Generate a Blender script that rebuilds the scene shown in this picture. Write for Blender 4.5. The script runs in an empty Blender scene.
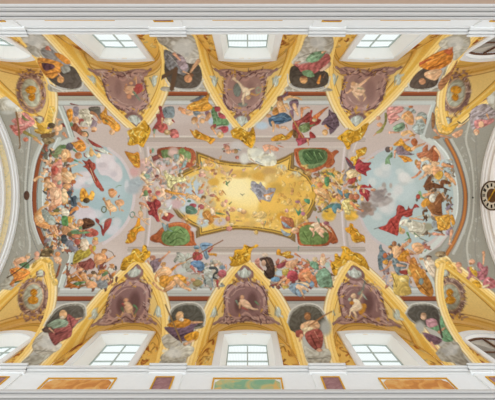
import bpy, bmesh, math, random
import numpy as np
random.seed(7); RNG = np.random.default_rng(7)
SC = bpy.context.scene; COL = SC.collection
PI = math.pi
# ---------------------------------------------------------------- measured place
# x runs along the nave, y across it, z up; the eye is the origin of heights.
F, CX, CY, EYE_Y = 326.0, 247.5, 185.0, -0.55
R, Z0 = 6.75, 12.0                      # barrel vault: radius and springing height
BAY = 5.84
YT = 3.64                               # tip of a lunette on the vault, off the axis

# ---------------------------------------------------------------- materials
def lin(c):
    c = np.asarray(c, float)
    return np.where(c <= .04045, c/12.92, ((c+.055)/1.055)**2.4)
def hexc(h):
    if len(h) == 3: h = ''.join(k*2 for k in h)
    return np.array([int(h[i:i+2], 16)/255 for i in (0, 2, 4)])
MATS = {}
def mat(name, h, rough=.7, noise=.06, scale=6., metal=0., bump=0.):
    if name in MATS: return MATS[name]
    m = bpy.data.materials.new(name); m.use_nodes = True
    nt = m.node_tree; b = nt.nodes['Principled BSDF']
    c = lin(hexc(h))
    tc = nt.nodes.new('ShaderNodeTexCoord'); n = nt.nodes.new('ShaderNodeTexNoise')
    n.inputs['Scale'].default_value = scale; n.inputs['Detail'].default_value = 4
    nt.links.new(tc.outputs['Object'], n.inputs['Vector'])
    r = nt.nodes.new('ShaderNodeMix'); r.data_type = 'RGBA'
    r.inputs[6].default_value = (*np.clip(c*(1-noise*2), 0, 1), 1)
    r.inputs[7].default_value = (*np.clip(c*(1+noise*2), 0, 1), 1)
    nt.links.new(n.outputs['Fac'], r.inputs[0]); nt.links.new(r.outputs[2], b.inputs['Base Color'])
    b.inputs['Roughness'].default_value = rough; b.inputs['Metallic'].default_value = metal
    b.inputs['Specular IOR Level'].default_value = .2
    if bump:
        bp = nt.nodes.new('ShaderNodeBump'); bp.inputs['Strength'].default_value = bump
        nt.links.new(n.outputs['Fac'], bp.inputs['Height']); nt.links.new(bp.outputs['Normal'], b.inputs['Normal'])
    MATS[name] = m; return m
def marble(name, h1, h2, h3, scale):
    m = bpy.data.materials.new(name); m.use_nodes = True
    nt = m.node_tree; b = nt.nodes['Principled BSDF']
    tc = nt.nodes.new('ShaderNodeTexCoord'); n = nt.nodes.new('ShaderNodeTexNoise')
    n.inputs['Scale'].default_value = scale; n.inputs['Detail'].default_value = 5; n.inputs['Distortion'].default_value = 1.2
    nt.links.new(tc.outputs['Object'], n.inputs['Vector'])
    r = nt.nodes.new('ShaderNodeValToRGB'); e = r.color_ramp.elements
    e[0].position = .38; e[0].color = (*lin(hexc(h1)), 1); e[1].position = .62; e[1].color = (*lin(hexc(h3)), 1)
    k = e.new(.5); k.color = (*lin(hexc(h2)), 1)
    nt.links.new(n.outputs['Fac'], r.inputs[0]); nt.links.new(r.outputs[0], b.inputs['Base Color'])
    b.inputs['Roughness'].default_value = .5
    return m
def fresco_mat():
    m = bpy.data.materials.new('fresco'); m.use_nodes = True
    nt = m.node_tree; b = nt.nodes['Principled BSDF']
    a = nt.nodes.new('ShaderNodeAttribute'); a.attribute_name = 'paint'
    tc = nt.nodes.new('ShaderNodeTexCoord')
    n = nt.nodes.new('ShaderNodeTexNoise'); n.inputs['Scale'].default_value = 14; n.inputs['Detail'].default_value = 5
    nt.links.new(tc.outputs['Object'], n.inputs['Vector'])
    mr = nt.nodes.new('ShaderNodeMapRange'); mr.inputs[1].default_value = .3; mr.inputs[2].default_value = .7
    mr.inputs[3].default_value = .94; mr.inputs[4].default_value = 1.06
    nt.links.new(n.outputs['Fac'], mr.inputs[0])
    x = nt.nodes.new('ShaderNodeVectorMath'); x.operation = 'SCALE'
    nt.links.new(a.outputs['Color'], x.inputs[0]); nt.links.new(mr.outputs[0], x.inputs['Scale'])
    nt.links.new(x.outputs[0], b.inputs['Base Color'])
    b.inputs['Roughness'].default_value = .9; b.inputs['Specular IOR Level'].default_value = .1
    return m
def glow(name, h, s):
    m = bpy.data.materials.new(name); m.use_nodes = True
    nt = m.node_tree; nt.nodes.clear()
    o = nt.nodes.new('ShaderNodeOutputMaterial'); e = nt.nodes.new('ShaderNodeEmission')
    tc = nt.nodes.new('ShaderNodeTexCoord'); w = nt.nodes.new('ShaderNodeTexWave')
    w.inputs['Scale'].default_value = 4.5; w.inputs['Distortion'].default_value = 1.
    nt.links.new(tc.outputs['Object'], w.inputs['Vector'])
    r = nt.nodes.new('ShaderNodeMix'); r.data_type = 'RGBA'; c = lin(hexc(h))
    r.inputs[6].default_value = (*(c*.86), 1); r.inputs[7].default_value = (*np.clip(c*1.04, 0, 1), 1)
    nt.links.new(w.outputs['Fac'], r.inputs[0]); nt.links.new(r.outputs[2], e.inputs['Color'])
    e.inputs['Strength'].default_value = s
    nt.links.new(e.outputs[0], o.inputs[0]); return m
FRESCO = fresco_mat()

# ---------------------------------------------------------------- objects
def setp(o, label=None, cat=None, group=None, kind=None):
    for k, v in (('label', label), ('category', cat), ('group', group), ('kind', kind)):
        if v: o[k] = v
    return o
def mesh_obj(name, verts, faces, material, parent=None, smooth=False):
    me = bpy.data.meshes.new(name); me.from_pydata([tuple(map(float, v)) for v in verts], [], faces)
    bm = bmesh.new(); bm.from_mesh(me); bmesh.ops.recalc_face_normals(bm, faces=bm.faces); bm.to_mesh(me); bm.free()
    if smooth: me.shade_smooth()
    me.materials.append(material); o = bpy.data.objects.new(name, me); COL.objects.link(o)
    if parent: o.parent = parent
    return o
def empty(name, loc):
    o = bpy.data.objects.new(name, None); o.location = loc; o.empty_display_size = .2; COL.objects.link(o); return o
def child(name, verts, faces, material, parent, smooth=False):
    # world-space vertices, stored relative to the parent's base
    l = np.zeros(3); p = parent
    while p is not None: l = l+np.array(p.location); p = p.parent
    return mesh_obj(name, [np.asarray(v, float)-l for v in verts], faces, material, parent, smooth)
class MB:
    def __init__(s): s.v = []; s.f = []
    def add(s, v, f):
        n = len(s.v); s.v += [tuple(p) for p in v]; s.f += [tuple(i+n for i in q) for q in f]; return s
    def box(s, x0, x1, y0, y1, z0, z1):
        v = [(x, y, z) for x in (x0, x1) for y in (y0, y1) for z in (z0, z1)]
        return s.add(v, [(0, 1, 3, 2), (4, 6, 7, 5), (0, 4, 5, 1), (2, 3, 7, 6), (0, 2, 6, 4), (1, 5, 7, 3)])
    def bar(s, a, b, w, up=(0, 0, 1)):
        a = np.array(a, float); b = np.array(b, float); d = b-a; d /= np.linalg.norm(d)
        u = np.cross(d, up); u /= np.linalg.norm(u); v = np.cross(d, u)
        p = [q+su*u*w/2+sv*v*w/2 for q in (a, b) for su, sv in ((-1, -1), (1, -1), (1, 1), (-1, 1))]
        return s.add(p, [(0, 1, 2, 3), (7, 6, 5, 4), (0, 4, 5, 1), (1, 5, 6, 2), (2, 6, 7, 3), (3, 7, 4, 0)])
    def grid(s, P):                     # P: list of rows of points
        m = len(P[0]); v = [p for r in P for p in r]
        f = [(i*m+j, i*m+j+1, (i+1)*m+j+1, (i+1)*m+j) for i in range(len(P)-1) for j in range(m-1)]
        return s.add(v, f)
    def disc(s, c, u, w, r, n=40, r0=0., t=0.):
        c, u, w = (np.array(k, float) for k in (c, u, w)); nrm = np.cross(u, w)
        rows = []
        for rad, dz in (((r0, t), (r, t), (r, 0), (r0, 0)) if t else ((r0, 0), (r, 0))):
            rows.append([c+rad*(math.cos(a)*u+math.sin(a)*w)+nrm*dz for a in np.linspace(0, 2*PI, n+1)])
        return s.grid(rows)

# ---------------------------------------------------------------- drawing on the vault
# Paintings are drawn as strokes measured on the photograph; every point of a stroke is set out on the
# surface that carries it (pt -> plan of that surface) and rasterised there, in that surface's own plan.
IDS = [dict(name='ceiling', parent=None, label='x')]
BRUSH = [1.]
def mottle(A, B, o):
    return (np.sin(A*23+o+2*np.sin(B*11+o))+np.sin(B*27-o*1.7+2*np.sin(A*13+o))+.8*np.sin((A+B)*41+o*3))/2.4
def patches(A, B, o):
    u = A*10+1.5*np.sin(B*8+o); v = B*11+1.5*np.sin(A*9-o)
    return np.tanh(1.6*(np.sin(u+o)*np.cos(v*1.1-o)+.6*np.sin(u*2.1+v*1.7+o*2)))
class Canvas:
    """A painted surface: cell grid with plan coordinates (A, B) of the sub-samples and 3D corner points."""
    def __init__(s, P, A, B, unproj, base, base_id=0, keep=None):
        s.P, s.A, s.B, s.unproj = P, A, B, unproj      # P (n+1,m+1,3); A,B (2n,2m)
        s.col = np.empty(A.shape+(3,)); s.col[:] = base
        s.id = np.full(A.shape, base_id, np.int32); s.keep = keep
        s.sepA = np.ptp(A, axis=0).max() < 1e-9; s.sepB = np.ptp(B, axis=1).max() < 1e-9
    def window(s, a0, a1, b0, b1):
        if s.sepA and s.sepB:
            j = np.nonzero((s.A[0] >= a0) & (s.A[0] <= a1))[0]; i = np.nonzero((s.B[:, 0] >= b0) & (s.B[:, 0] <= b1))[0]
            if len(i) == 0 or len(j) == 0: return None
            return slice(i[0], i[-1]+1), slice(j[0], j[-1]+1)
        m = (s.A >= a0) & (s.A <= a1) & (s.B >= b0) & (s.B <= b1)
        if not m.any(): return None
        i = np.nonzero(m.any(1))[0]; j = np.nonzero(m.any(0))[0]
        return slice(i[0], i[-1]+1), slice(j[0], j[-1]+1)
    def poly(s, pts, color, idn, alpha=1., fold=None, model=False):
        q = np.array([s.unproj(*p) for p in pts])
        w = s.window(q[:, 0].min(), q[:, 0].max(), q[:, 1].min(), q[:, 1].max())
        if w is None: return
        A, B = s.A[w], s.B[w]; m = np.zeros(A.shape, bool)
        x0, y0 = q[-1]
        for x1, y1 in q:
            if y0 != y1:
                m ^= ((B < y0) != (B < y1)) & (A < (x1-x0)*(B-y0)/(y1-y0)+x0)
            x0, y0 = x1, y1
        if not m.any(): return
        c = s.col[w]
        if model:                        # brushwork of a painted figure: mottled tone, folds in cloth, a darker contour
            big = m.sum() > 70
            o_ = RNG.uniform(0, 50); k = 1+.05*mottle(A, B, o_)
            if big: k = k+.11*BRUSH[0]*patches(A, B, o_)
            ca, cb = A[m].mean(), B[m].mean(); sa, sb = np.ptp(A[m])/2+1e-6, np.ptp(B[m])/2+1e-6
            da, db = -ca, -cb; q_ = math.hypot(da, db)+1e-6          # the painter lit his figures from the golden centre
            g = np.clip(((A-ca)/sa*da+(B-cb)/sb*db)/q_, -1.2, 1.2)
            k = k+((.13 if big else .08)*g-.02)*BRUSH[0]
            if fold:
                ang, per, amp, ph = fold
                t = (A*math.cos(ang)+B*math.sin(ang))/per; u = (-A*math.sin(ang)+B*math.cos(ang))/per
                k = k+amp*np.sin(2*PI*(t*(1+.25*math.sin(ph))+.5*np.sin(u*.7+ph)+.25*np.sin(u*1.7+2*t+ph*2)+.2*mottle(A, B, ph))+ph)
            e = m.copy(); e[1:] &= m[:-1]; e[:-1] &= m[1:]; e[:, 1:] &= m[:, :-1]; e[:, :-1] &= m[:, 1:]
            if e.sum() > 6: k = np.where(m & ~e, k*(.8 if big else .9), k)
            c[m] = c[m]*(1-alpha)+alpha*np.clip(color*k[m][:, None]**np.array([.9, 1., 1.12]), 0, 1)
        else:
            c[m] = c[m]*(1-alpha)+alpha*color
        if idn is not None and alpha > .5: s.id[w][m] = idn
    def soft(s, pts4, color, idn, alpha=1.):
        c0, a0, b0 = (np.array(s.unproj(*p)) for p in pts4)
        M = np.stack([a0-c0, b0-c0], 1)
        if abs(np.linalg.det(M)) < 1e-9: return
        e = np.abs(M).sum(1)*1.3
        w = s.window(c0[0]-e[0], c0[0]+e[0], c0[1]-e[1], c0[1]+e[1])
        if w is None: return
        I = np.linalg.inv(M); da = s.A[w]-c0[0]; db = s.B[w]-c0[1]
        r2 = (I[0, 0]*da+I[0, 1]*db)**2+(I[1, 0]*da+I[1, 1]*db)**2
        k = alpha*np.clip(1.35-r2*1.1, 0, 1)
        c = s.col[w]; c[:] = c*(1-k[..., None])+k[..., None]*color
        if idn is not None: s.id[w][k > .45] = idn
    def split(s, k):                     # islands of one painted part become parts of their own
        cells = {(int(i), int(j)) for i, j in zip(*np.nonzero(s.id[0::2, 0::2] == k))}
        parts = []
        while cells:
            st = [cells.pop()]; comp = list(st)
            while st:
                i, j = st.pop()
                for q in ((i+1, j), (i-1, j), (i, j+1), (i, j-1)):
                    if q in cells: cells.remove(q); st.append(q); comp.append(q)
            parts.append(comp)
        parts = sorted([p for p in parts if len(p) > 14], key=len, reverse=True)
        for p in parts[1:]:
            n = new_id(IDS[k]['name'], IDS[k]['parent'], IDS[k]['label'])
            for i, j in p: s.id[2*i:2*i+2, 2*j:2*j+2] = n
    def emit(s, bag):
        n, m = s.P.shape[0]-1, s.P.shape[1]-1
        c = lin(np.clip(s.col, 0, 1))
        C = np.zeros((n+1, m+1, 3)); W = np.zeros((n+1, m+1, 1))
        q = c.reshape(n, 2, m, 2, 3)
        C[:-1, :-1] += q[:, 0, :, 0]; W[:-1, :-1] += 1
        C[1:, :-1] += q[:, 1, :, 0]; W[1:, :-1] += 1
        C[:-1, 1:] += q[:, 0, :, 1]; W[:-1, 1:] += 1
        C[1:, 1:] += q[:, 1, :, 1]; W[1:, 1:] += 1
        C /= W
        cid = s.id[0::2, 0::2].copy()
        if s.keep is not None: cid[~s.keep] = -1
        V = s.P.reshape(-1, 3); Cv = C.reshape(-1, 3)
        I, J = np.meshgrid(np.arange(n), np.arange(m), indexing='ij')
        Q = np.stack([I*(m+1)+J, I*(m+1)+J+1, (I+1)*(m+1)+J+1, (I+1)*(m+1)+J], -1)
        flat = cid.ravel(); order = np.argsort(flat, kind='stable'); fs = flat[order]
        Qf = Q.reshape(-1, 4)[order]
        ids, st = np.unique(fs, return_index=True); en = np.append(st[1:], len(fs))
        for k, a, b in zip(ids, st, en):
            if k < 0: continue
            f = Qf[a:b]; u, inv = np.unique(f, return_inverse=True)
            bag.setdefault(int(k), []).append((V[u], Cv[u], inv.reshape(-1, 4)))

def vault_z(y): return Z0+np.sqrt(np.maximum(R*R-np.asarray(y)**2, 0))
def on_vault(px, py):
    k = (py-CY)/F; d = EYE_Y           # Y = d + k z ; Y^2 + (z-Z0)^2 = R^2
    a = k*k+1; b = 2*(d*k-Z0); c = d*d+Z0*Z0-R*R
    z = (-b+math.sqrt(max(b*b-4*a*c, 0)))/(2*a)
    z = max(z, Z0)
    return (px-CX)/F*z, d+k*z
def on_vault_s(px, py):
    x, y = on_vault(px, py); return x, R*math.asin(max(-1, min(1, y/R)))

# lunettes: (tip x, half width to the left, to the right, side, window centre)
LUN = []
TIPS = {(-1, -2): -11.0, (-1, -1): -6.03, (-1, 0): -.3, (-1, 1): 5.84, (-1, 2): 10.9,
        (1, -2): -11.1, (1, -1): -5.95, (1, 0): -.15, (1, 1): 5.75, (1, 2): 10.75}
for sy in (-1, 1):
    for b in (-2, -1, 0, 1, 2):
        xt = TIPS[sy, b]; xw = b*BAY; hw = 2.15
        if abs(b) < 2: wl, wr = xt-(xw-hw), xw+hw-xt
        else:
            s_ = 1 if b > 0 else -1; xw = s_*11.4; wi, wo = abs(xt)-9.45, 13.0-abs(xt)
            wl, wr = (wo, wi) if s_ < 0 else (wi, wo)
        xw += {(-1, -1): -.18, (1, -1): -.12, (-1, 1): .12}.get((sy, b), 0.)     # windows sit a little off their lunettes
        LUN.append(dict(xt=xt, wl=wl, wr=wr, sy=sy, b=b, xw=xw))
GP = 1.7                                 # how full the groin curve is in plan
YW = R                                   # wall plane
def arch_z(a): return 12.3+4.97*np.maximum(1-np.asarray(a)**2, 0)**.42
def groin_u(a): return 1-np.maximum(1-np.abs(a), 0)**(1/GP)
def lun_a(L, x): return (x-L['xt'])/(L['wr'] if x > L['xt'] else L['wl'])
def lun_point(L, a, t):
    x = L['xt']+np.where(a > 0, L['wr'], L['wl'])*a
    yg = YT+(R-YT)*groin_u(a); zg = vault_z(yg)
    y = yg+(YW-yg)*t; z = zg+(arch_z(a)-zg)*t
    return np.stack([x, L['sy']*y, z], -1)
def lun_unproj(L):
    zs = np.linspace(11, 20, 181)
    def f(px, py):
        x = (px-CX)/F*zs; y = EYE_Y+(py-CY)/F*zs
        a = np.clip((x-L['xt'])/np.where(x > L['xt'], L['wr'], L['wl']), -.995, .995)
        yg = YT+(R-YT)*groin_u(a); t = np.clip((np.abs(y)-yg)/(YW-yg), -.5, 1.5)
        zz = vault_z(yg)+(arch_z(a)-vault_z(yg))*t
        d = zs-zz; k = np.nonzero((d[:-1] < 0) & (d[1:] >= 0))[0]
        if len(k) == 0: i = int(np.argmin(np.abs(d))); return x[i], y[i]
        i = k[-1]; w = d[i]/(d[i]-d[i+1]); return x[i]+w*(x[i+1]-x[i]), y[i]+w*(y[i+1]-y[i])
    return f
def mid2(A):                             # sub-sample centres of a corner grid
    u = lambda a: np.stack([a[:-1]*.75+a[1:]*.25, a[:-1]*.25+a[1:]*.75], 1).reshape((-1,)+a.shape[1:])
    return np.swapaxes(u(np.swapaxes(u(A), 0, 1)), 0, 1)

NX, NS = 860, 560
xs = np.linspace(-13.15, 13.45, NX+1); th = np.linspace(-PI/2+.02, PI/2-.02, NS+1)
TH, XX = np.meshgrid(th, xs, indexing='ij')
Pm = np.stack([XX, R*np.sin(TH), Z0+R*np.cos(TH)], -1)
keep = np.ones((NS, NX), bool)
xc, yc = (XX[:-1, :-1]+XX[1:, 1:])/2, R*np.sin((TH[:-1, :-1]+TH[1:, 1:])/2)
for L in LUN:
    u = np.clip((L['sy']*yc-YT)/(R-YT), 0, 1); wdt = 1-(1-u)**GP
    a = (xc-L['xt'])/np.where(xc > L['xt'], L['wr'], L['wl'])
    keep &= ~((np.abs(a) < wdt-.025) & (L['sy']*yc > YT+.05))
VAULT = Canvas(Pm, mid2(XX), mid2(R*TH), on_vault_s, hexc('c9b9ae'), 0, keep)
for L in LUN:
    na, nt_ = 130, 90
    # even spacing in the groin's own parameter keeps cells even near the edges
    g = np.linspace(-1, 1, na+1); a = np.sign(g)*(1-(1-np.abs(g))**1.6)
    T_, A_ = np.meshgrid(np.linspace(0, 1, nt_+1), a, indexing='ij')
    P = lun_point(L, A_, T_)
    L['cv'] = Canvas(P, mid2(P[..., 0]), mid2(P[..., 1]), lun_unproj(L), hexc('dcae55'))
    # wall under the lunette, with the opening of its window left out
    nw, nz = 110, 110
    g = np.linspace(-1, 1, nw+1); x = L['xt']+np.where(g > 0, L['wr'], L['wl'])*g
    tz = np.linspace(0, 1, nz+1)
    zt = arch_z(g); Zw = 11.6+(zt[None, :]-11.6)*tz[:, None]; Xw = np.repeat(x[None, :], nz+1, 0)
    Pw = np.stack([Xw, np.full_like(Xw, L['sy']*YW), Zw], -1)
    cxx, czz = (Xw[:-1, :-1]+Xw[1:, 1:])/2, (Zw[:-1, :-1]+Zw[1:, 1:])/2
    kp = ~((np.abs(cxx-L['xw']) < 1.2) & (czz < 15.95) & (czz > 12.2))
    yy = L['sy']*YW
    def wun(px, py, yy=yy):
        k = (py-CY)/F; z = (yy-EYE_Y)/k if abs(k) > 1e-6 else 99.
        return (px-CX)/F*z, z
    L['wv'] = Canvas(Pw, mid2(Xw), mid2(Zw), wun, hexc('e8bc62'), 0, kp)

# ---------------------------------------------------------------- stroke language
def new_id(name, parent=None, label=None, cat=None, group=None):
    IDS.append(dict(name=name, parent=parent, label=label, cat=cat, group=group)); return len(IDS)-1
def smooth(p, n=4):
    p = np.array(p, float); a, b, c, d = np.roll(p, 1, 0), p, np.roll(p, -1, 0), np.roll(p, -2, 0)
    out = []
    for t in np.arange(n)/n:
        out.append(.5*((2*b)+(c-a)*t+(2*a-5*b+4*c-d)*t*t+(3*b-a-3*c+d)*t**3))
    return np.stack(out, 1).reshape(-1, 2)
class Painter:
    def __init__(s): s.o = (0., 0., 1.); s.ids = [0, None, None]; s.targets = [VAULT]; s.keys = {}; s.warm = False; s.earth = True
    def pts(s, toks):
        x0, y0, k = s.o
        return [(x0+float(a)/k, y0+float(b)/k) for a, b in (t.split(',') for t in toks)]
    def cur(s): return [i for i in s.ids if i is not None][-1]
    def run(s, text):
        for ln in text.strip().split('\n'):
            ln = ln.strip()
            if not ln or ln[0] == '#': continue
            c, rest = ln[0], ln[1:].strip()
            if c == '@': s.o = tuple(float(v) for v in rest.split())
            elif c == 'S':
                a = (rest.split('|')+[None]*5)[:5]       # key|name|label|category|group; a known key goes back to that painting
                if a[0] not in s.keys: s.keys[a[0]] = new_id(a[1], None, a[2], a[3], a[4])
                s.ids = [s.keys[a[0]], None, None]
            elif c == 'F':
                a = (rest.split('|')+[None])[:2]; s.ids = [s.ids[0], new_id(a[0], s.ids[0], a[1]), None]
            elif c == 'U':
                a = (rest.split('|')+[None])[:2]; s.ids[2] = new_id(a[0], s.ids[1], a[1])
            elif c == 'B': s.ids = [0, None, None]       # back to the bare vault
            else: s.stroke(c, rest.split())
    def stroke(s, c, t):
        x0, y0, k = s.o; idn = s.cur(); col = None
        al = 1.
        h = t[0]
        if '*' in h: h, al = h.split('*'); al = float(al)
        col = hexc(h)
        if s.warm and .08 < col[0]-col[2] < .18 and col[0]-col[1] > .035: col = col-np.array([.012, .006, .035])   # stone mauve a little greyer
        if c in 'qdme' and s.earth:       # the fresco palette is a little earthy
            col = (col+(col.mean()-col)*.1)*np.array([1., .98, .93])
        if c in 'pqg':                     # p hard polygon, g smooth plain polygon, q smooth modelled polygon
            P = s.pts(t[1:]); P = smooth(P) if c != 'p' else P
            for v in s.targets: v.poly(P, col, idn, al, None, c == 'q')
        elif c in 'd':                    # drapery: smooth polygon with folds; d hex angle pts
            ang = math.radians(float(t[1])); P = smooth(s.pts(t[2:]))
            ph = RNG.uniform(0, 6)
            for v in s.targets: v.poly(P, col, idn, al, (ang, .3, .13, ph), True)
        elif c == 'k':                    # a bank of cloud: many soft puffs of slightly different tone
            (cx, cy), = s.pts(t[1:2]); rx, ry = (float(v)/k for v in t[2].split(',')); n = int(t[3])
            for _ in range(n):
                a = RNG.uniform(0, 2*PI); q = math.sqrt(RNG.random()); r = RNG.uniform(.22, .42)*min(rx, ry)
                x, y = cx+q*rx*math.cos(a)*.85, cy+q*ry*math.sin(a)*.85; f = RNG.uniform(.86, 1.12)
                for v in s.targets: v.soft([(x, y), (x+r*1.25, y), (x, y+r)], np.clip(col*f, 0, 1), idn, .75*al)
        elif c in 'eco':                  # e ellipse, c soft ellipse, o ring
            (cx, cy), = s.pts(t[1:2]); rx, ry = (float(v)/k for v in t[2].split(','))
            ro = math.radians(float(t[3])) if len(t) > 3 else 0.
            f = lambda a, g=1.: (cx+g*(rx*math.cos(a)*math.cos(ro)-ry*math.sin(a)*math.sin(ro)),
                                 cy+g*(rx*math.cos(a)*math.sin(ro)+ry*math.sin(a)*math.cos(ro)))
            if c == 'e':
                P = [f(a) for a in np.linspace(0, 2*PI, 20, endpoint=False)]
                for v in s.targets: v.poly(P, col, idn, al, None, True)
            else:
                for v in s.targets: v.soft([(cx, cy), f(0), f(PI/2)], col, idn, al)
        elif c in 'lm':                   # l line of one width, m line tapering to a third
            w = float(t[1])/k; P = np.array(s.pts(t[2:]))
            if len(P) > 2:                # open Catmull-Rom
                Q = np.vstack([2*P[0]-P[1], P, 2*P[-1]-P[-2]]); out = []
                for i in range(1, len(Q)-2):
                    a, b, cc, d = Q[i-1:i+3]
                    for u in (0, .25, .5, .75): out.append(.5*((2*b)+(cc-a)*u+(2*a-5*b+4*cc-d)*u*u+(3*b-a-3*cc+d)*u**3))
                P = np.array(out+[Q[-2]])
            n = len(P); W = np.full(n, w/2) if c == 'l' else np.linspace(w/2, w/5, n)
            D = np.gradient(P, axis=0); D /= np.maximum(np.linalg.norm(D, axis=1), 1e-9)[:, None]
            N = np.stack([-D[:, 1], D[:, 0]], 1)*W[:, None]
            e0, e1 = P[0]-D[0]*W[0]*.7, P[-1]+D[-1]*W[-1]*.7
            O = np.vstack([[e0], P+N, [e1], (P-N)[::-1]])
            for v in s.targets: v.poly(O, col, idn, al, None, c == 'm')
PT = Painter()
# ---------------------------------------------------------------- setting: walls, windows, cornices, arches
side = {-1: 'north', 1: 'south'}
WID = {}
for sy in (-1, 1):
    k = new_id('wall_'+side[sy], None, 'yellow painted window wall'); IDS[k]['kind'] = 'structure'; WID[sy] = k
for L in LUN: L['wv'].id[:] = WID[L['sy']]

STUCCO = mat('white_stucco', 'e9e8e4', .8, .006); STUCCO2 = mat('grey_white_stucco', 'c4c0ba', .8, .008)
CREAM = mat('cream_plaster', 'efe0c8', .8, .02); GILT = mat('gilt_paint', 'd9a233', .5, .08, 9.)
REVEAL = mat('reveal_white', 'f4f1ea', .8, .01); BARM = mat('window_bar', 'b3beb7', .6, .03)
BROWN = mat('brown_plaster', 'a98f7a', .85, .04); BRONZE = mat('brown_iron', '6d4c38', .6, .08)
PANE = glow('daylight_glass', 'eef5f4', 1.15)

def sweep(prof, path, sy):              # profile of (y, z) along a path of (x, inward offset)
    return MB().grid([[(x, sy*(y-o), z) for y, z in prof] for x, o in path])
pil = [(-2.5*BAY), -1.5*BAY, -.5*BAY, .5*BAY, 1.5*BAY, 2.5*BAY]
def broken(hw, depth, x0=-16., x1=16.):
    p = [(x0, 0.)]
    for c in pil:
        for q in ((c-hw, 0.), (c-hw, depth), (c+hw, depth), (c+hw, 0.)):
            if x0 < q[0] < x1: p.append(q)
    p.append((x1, 0.)); return p
up = [(7.0, 12.04), (6.12, 12.04), (6.10, 12.02), (6.10, 11.97), (6.16, 11.965), (6.16, 12.04), (6.185, 12.04), (6.185, 11.94), (6.21, 11.92), (6.225, 11.89),
      (6.245, 11.885), (6.245, 11.96), (6.27, 11.96), (6.27, 11.86), (6.31, 11.845), (6.31, 11.80)]
fr = [(6.31, 11.80), (6.31, 9.3)]
lo = [(6.31, 9.3), (5.24, 9.16), (5.17, 9.13), (5.17, 9.03), (5.20, 9.025), (5.20, 9.12), (5.23, 9.12), (5.23, 8.97), (5.23, 8.94), (5.245, 8.91),
      (5.255, 8.87), (5.255, 8.96), (5.285, 8.96), (5.285, 8.82), (5.29, 8.76), (5.31, 8.755), (5.31, 8.80), (5.325, 8.80), (5.325, 8.70), (5.335, 8.68), (5.36, 8.655)]
soff = [(5.36, 8.655), (6.2, 8.655), (6.2, 7.5)]
for n, sy in enumerate((-1, 1)):
    c = sweep(up, broken(.68, .09), sy); o = mesh_obj('trim_%d' % (n+1), c.v, c.f, STUCCO); setp(o, 'white upper cornice with pilaster breaks', None, None, 'structure')
    c = sweep(fr, broken(.60, .05), sy); q = mesh_obj('frieze', c.v, c.f, CREAM if 0 else mat('frieze_plaster', 'eff0ee', .8, .015), o)
    c = sweep(lo, [(-16., 0.), (16., 0.)], sy); o2 = mesh_obj('trim_%d' % (n+3), c.v, c.f, STUCCO2); setp(o2, 'grey white main cornice', None, None, 'structure')
    c = sweep(soff, [(-16., 0.), (16., 0.)], sy); mesh_obj('soffit', c.v, c.f, BROWN, o2)

# windows -------------------------------------------------------------------
HW, ZT, DEP = 1.14, 15.8, .55          # half width, springing of the flat arch, depth of the reveal
def outline(hw, zt, rise, x0, zb=11.7, n=14):
    t = np.linspace(-1, 1, n+1)
    return [(x0-hw, zb)]+[(x0+hw*k, zt+rise*(1-k*k)) for k in t]+[(x0+hw, zb)]
wn = 0
for L in LUN:
    sy, x0 = L['sy'], L['xw']; wn += 1; y0 = sy*YW
    lattice = L['b'] == 2
    rise = .16 if abs(L['b']) < 2 else .5; zt = ZT if abs(L['b']) < 2 else ZT-.35
    root = empty('window_%d' % wn, (x0, y0, 12.0)); root['kind'] = 'structure'
    root['label'] = ('arched window with a grey lattice and brown bars' if lattice else 'white framed window with leaded clear panes')
    a, b_ = outline(HW, zt, rise, x0), outline(HW+.30, zt+.30, rise, x0)
    a2, b2 = outline(HW+.05, zt+.05, rise, x0), outline(HW+.24, zt+.24, rise, x0)
    rows = []
    for (o_, yy) in ((b_, y0), (b_, y0-sy*.07), (b2, y0-sy*.10), (a2, y0-sy*.07), (a, y0-sy*.07), (a, y0)):
        rows.append([(x, yy, z) for x, z in o_])
    c = MB().grid(rows); child('architrave', c.v, c.f, STUCCO, root)
    g = outline(HW-(.21 if not lattice else .06), zt+(.12 if not lattice else -.05), rise*.4 if not lattice else rise*.8, x0); y1 = y0+sy*(DEP if not lattice else .14)
    c = MB().grid([[(x, y0, z) for x, z in a], [(x, y1, z) for x, z in g]]); child('reveal', c.v, c.f, REVEAL, root)
    n = len(g); c = MB().add([(x, y1+sy*.06, z) for x, z in g], [tuple(range(n))])
    pane = child('pane', c.v, c.f, PANE if not lattice else mat('grey_mesh', 'c2bbae', .8, .1, 12.), root)
    fm = BARM if not lattice else BRONZE; bw = .05 if not lattice else .06
    c = MB()
    for i in range(n-1): c.bar((g[i][0], y1, g[i][1]), (g[i+1][0], y1, g[i+1][1]), bw*1.3, (0, 1, 0))
    fo = child('window_frame', c.v, c.f, fm, root)
    top = g[n//2][1]
    c = MB().bar((x0, y1, 11.7), (x0, y1, top), bw*1.1, (0, 1, 0)); child('glazing_bar', c.v, c.f, fm, root)
    for z in ((13.0, 13.75, 14.5, 15.25) if not lattice else (13.2, 14.5)):
        c = MB().bar((x0-HW+.21, y1, z), (x0+HW-.21, y1, z), bw, (0, 1, 0)); child('glazing_bar', c.v, c.f, fm, root)
    if lattice:
        c = MB()
        for i in range(-16, 17):
            for s_ in (-1, 1):
                xa, za = x0+i*.16, 12.0; xb, zb = xa+s_*4.0, 16.0
                # clip to the opening
                pts = [(xa+(xb-xa)*t, za+(zb-za)*t) for t in np.linspace(0, 1, 41)]
                pts = [p for p in pts if abs(p[0]-x0) < HW-.08 and p[1] < zt+.1]
                if len(pts) > 1: c.bar((pts[0][0], y1+sy*.03, pts[0][1]), (pts[-1][0], y1+sy*.03, pts[-1][1]), .022, (0, 1, 0))
        child('lattice', c.v, c.f, mat('lattice_grey', 'a59d92', .7, .05), root)

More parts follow.
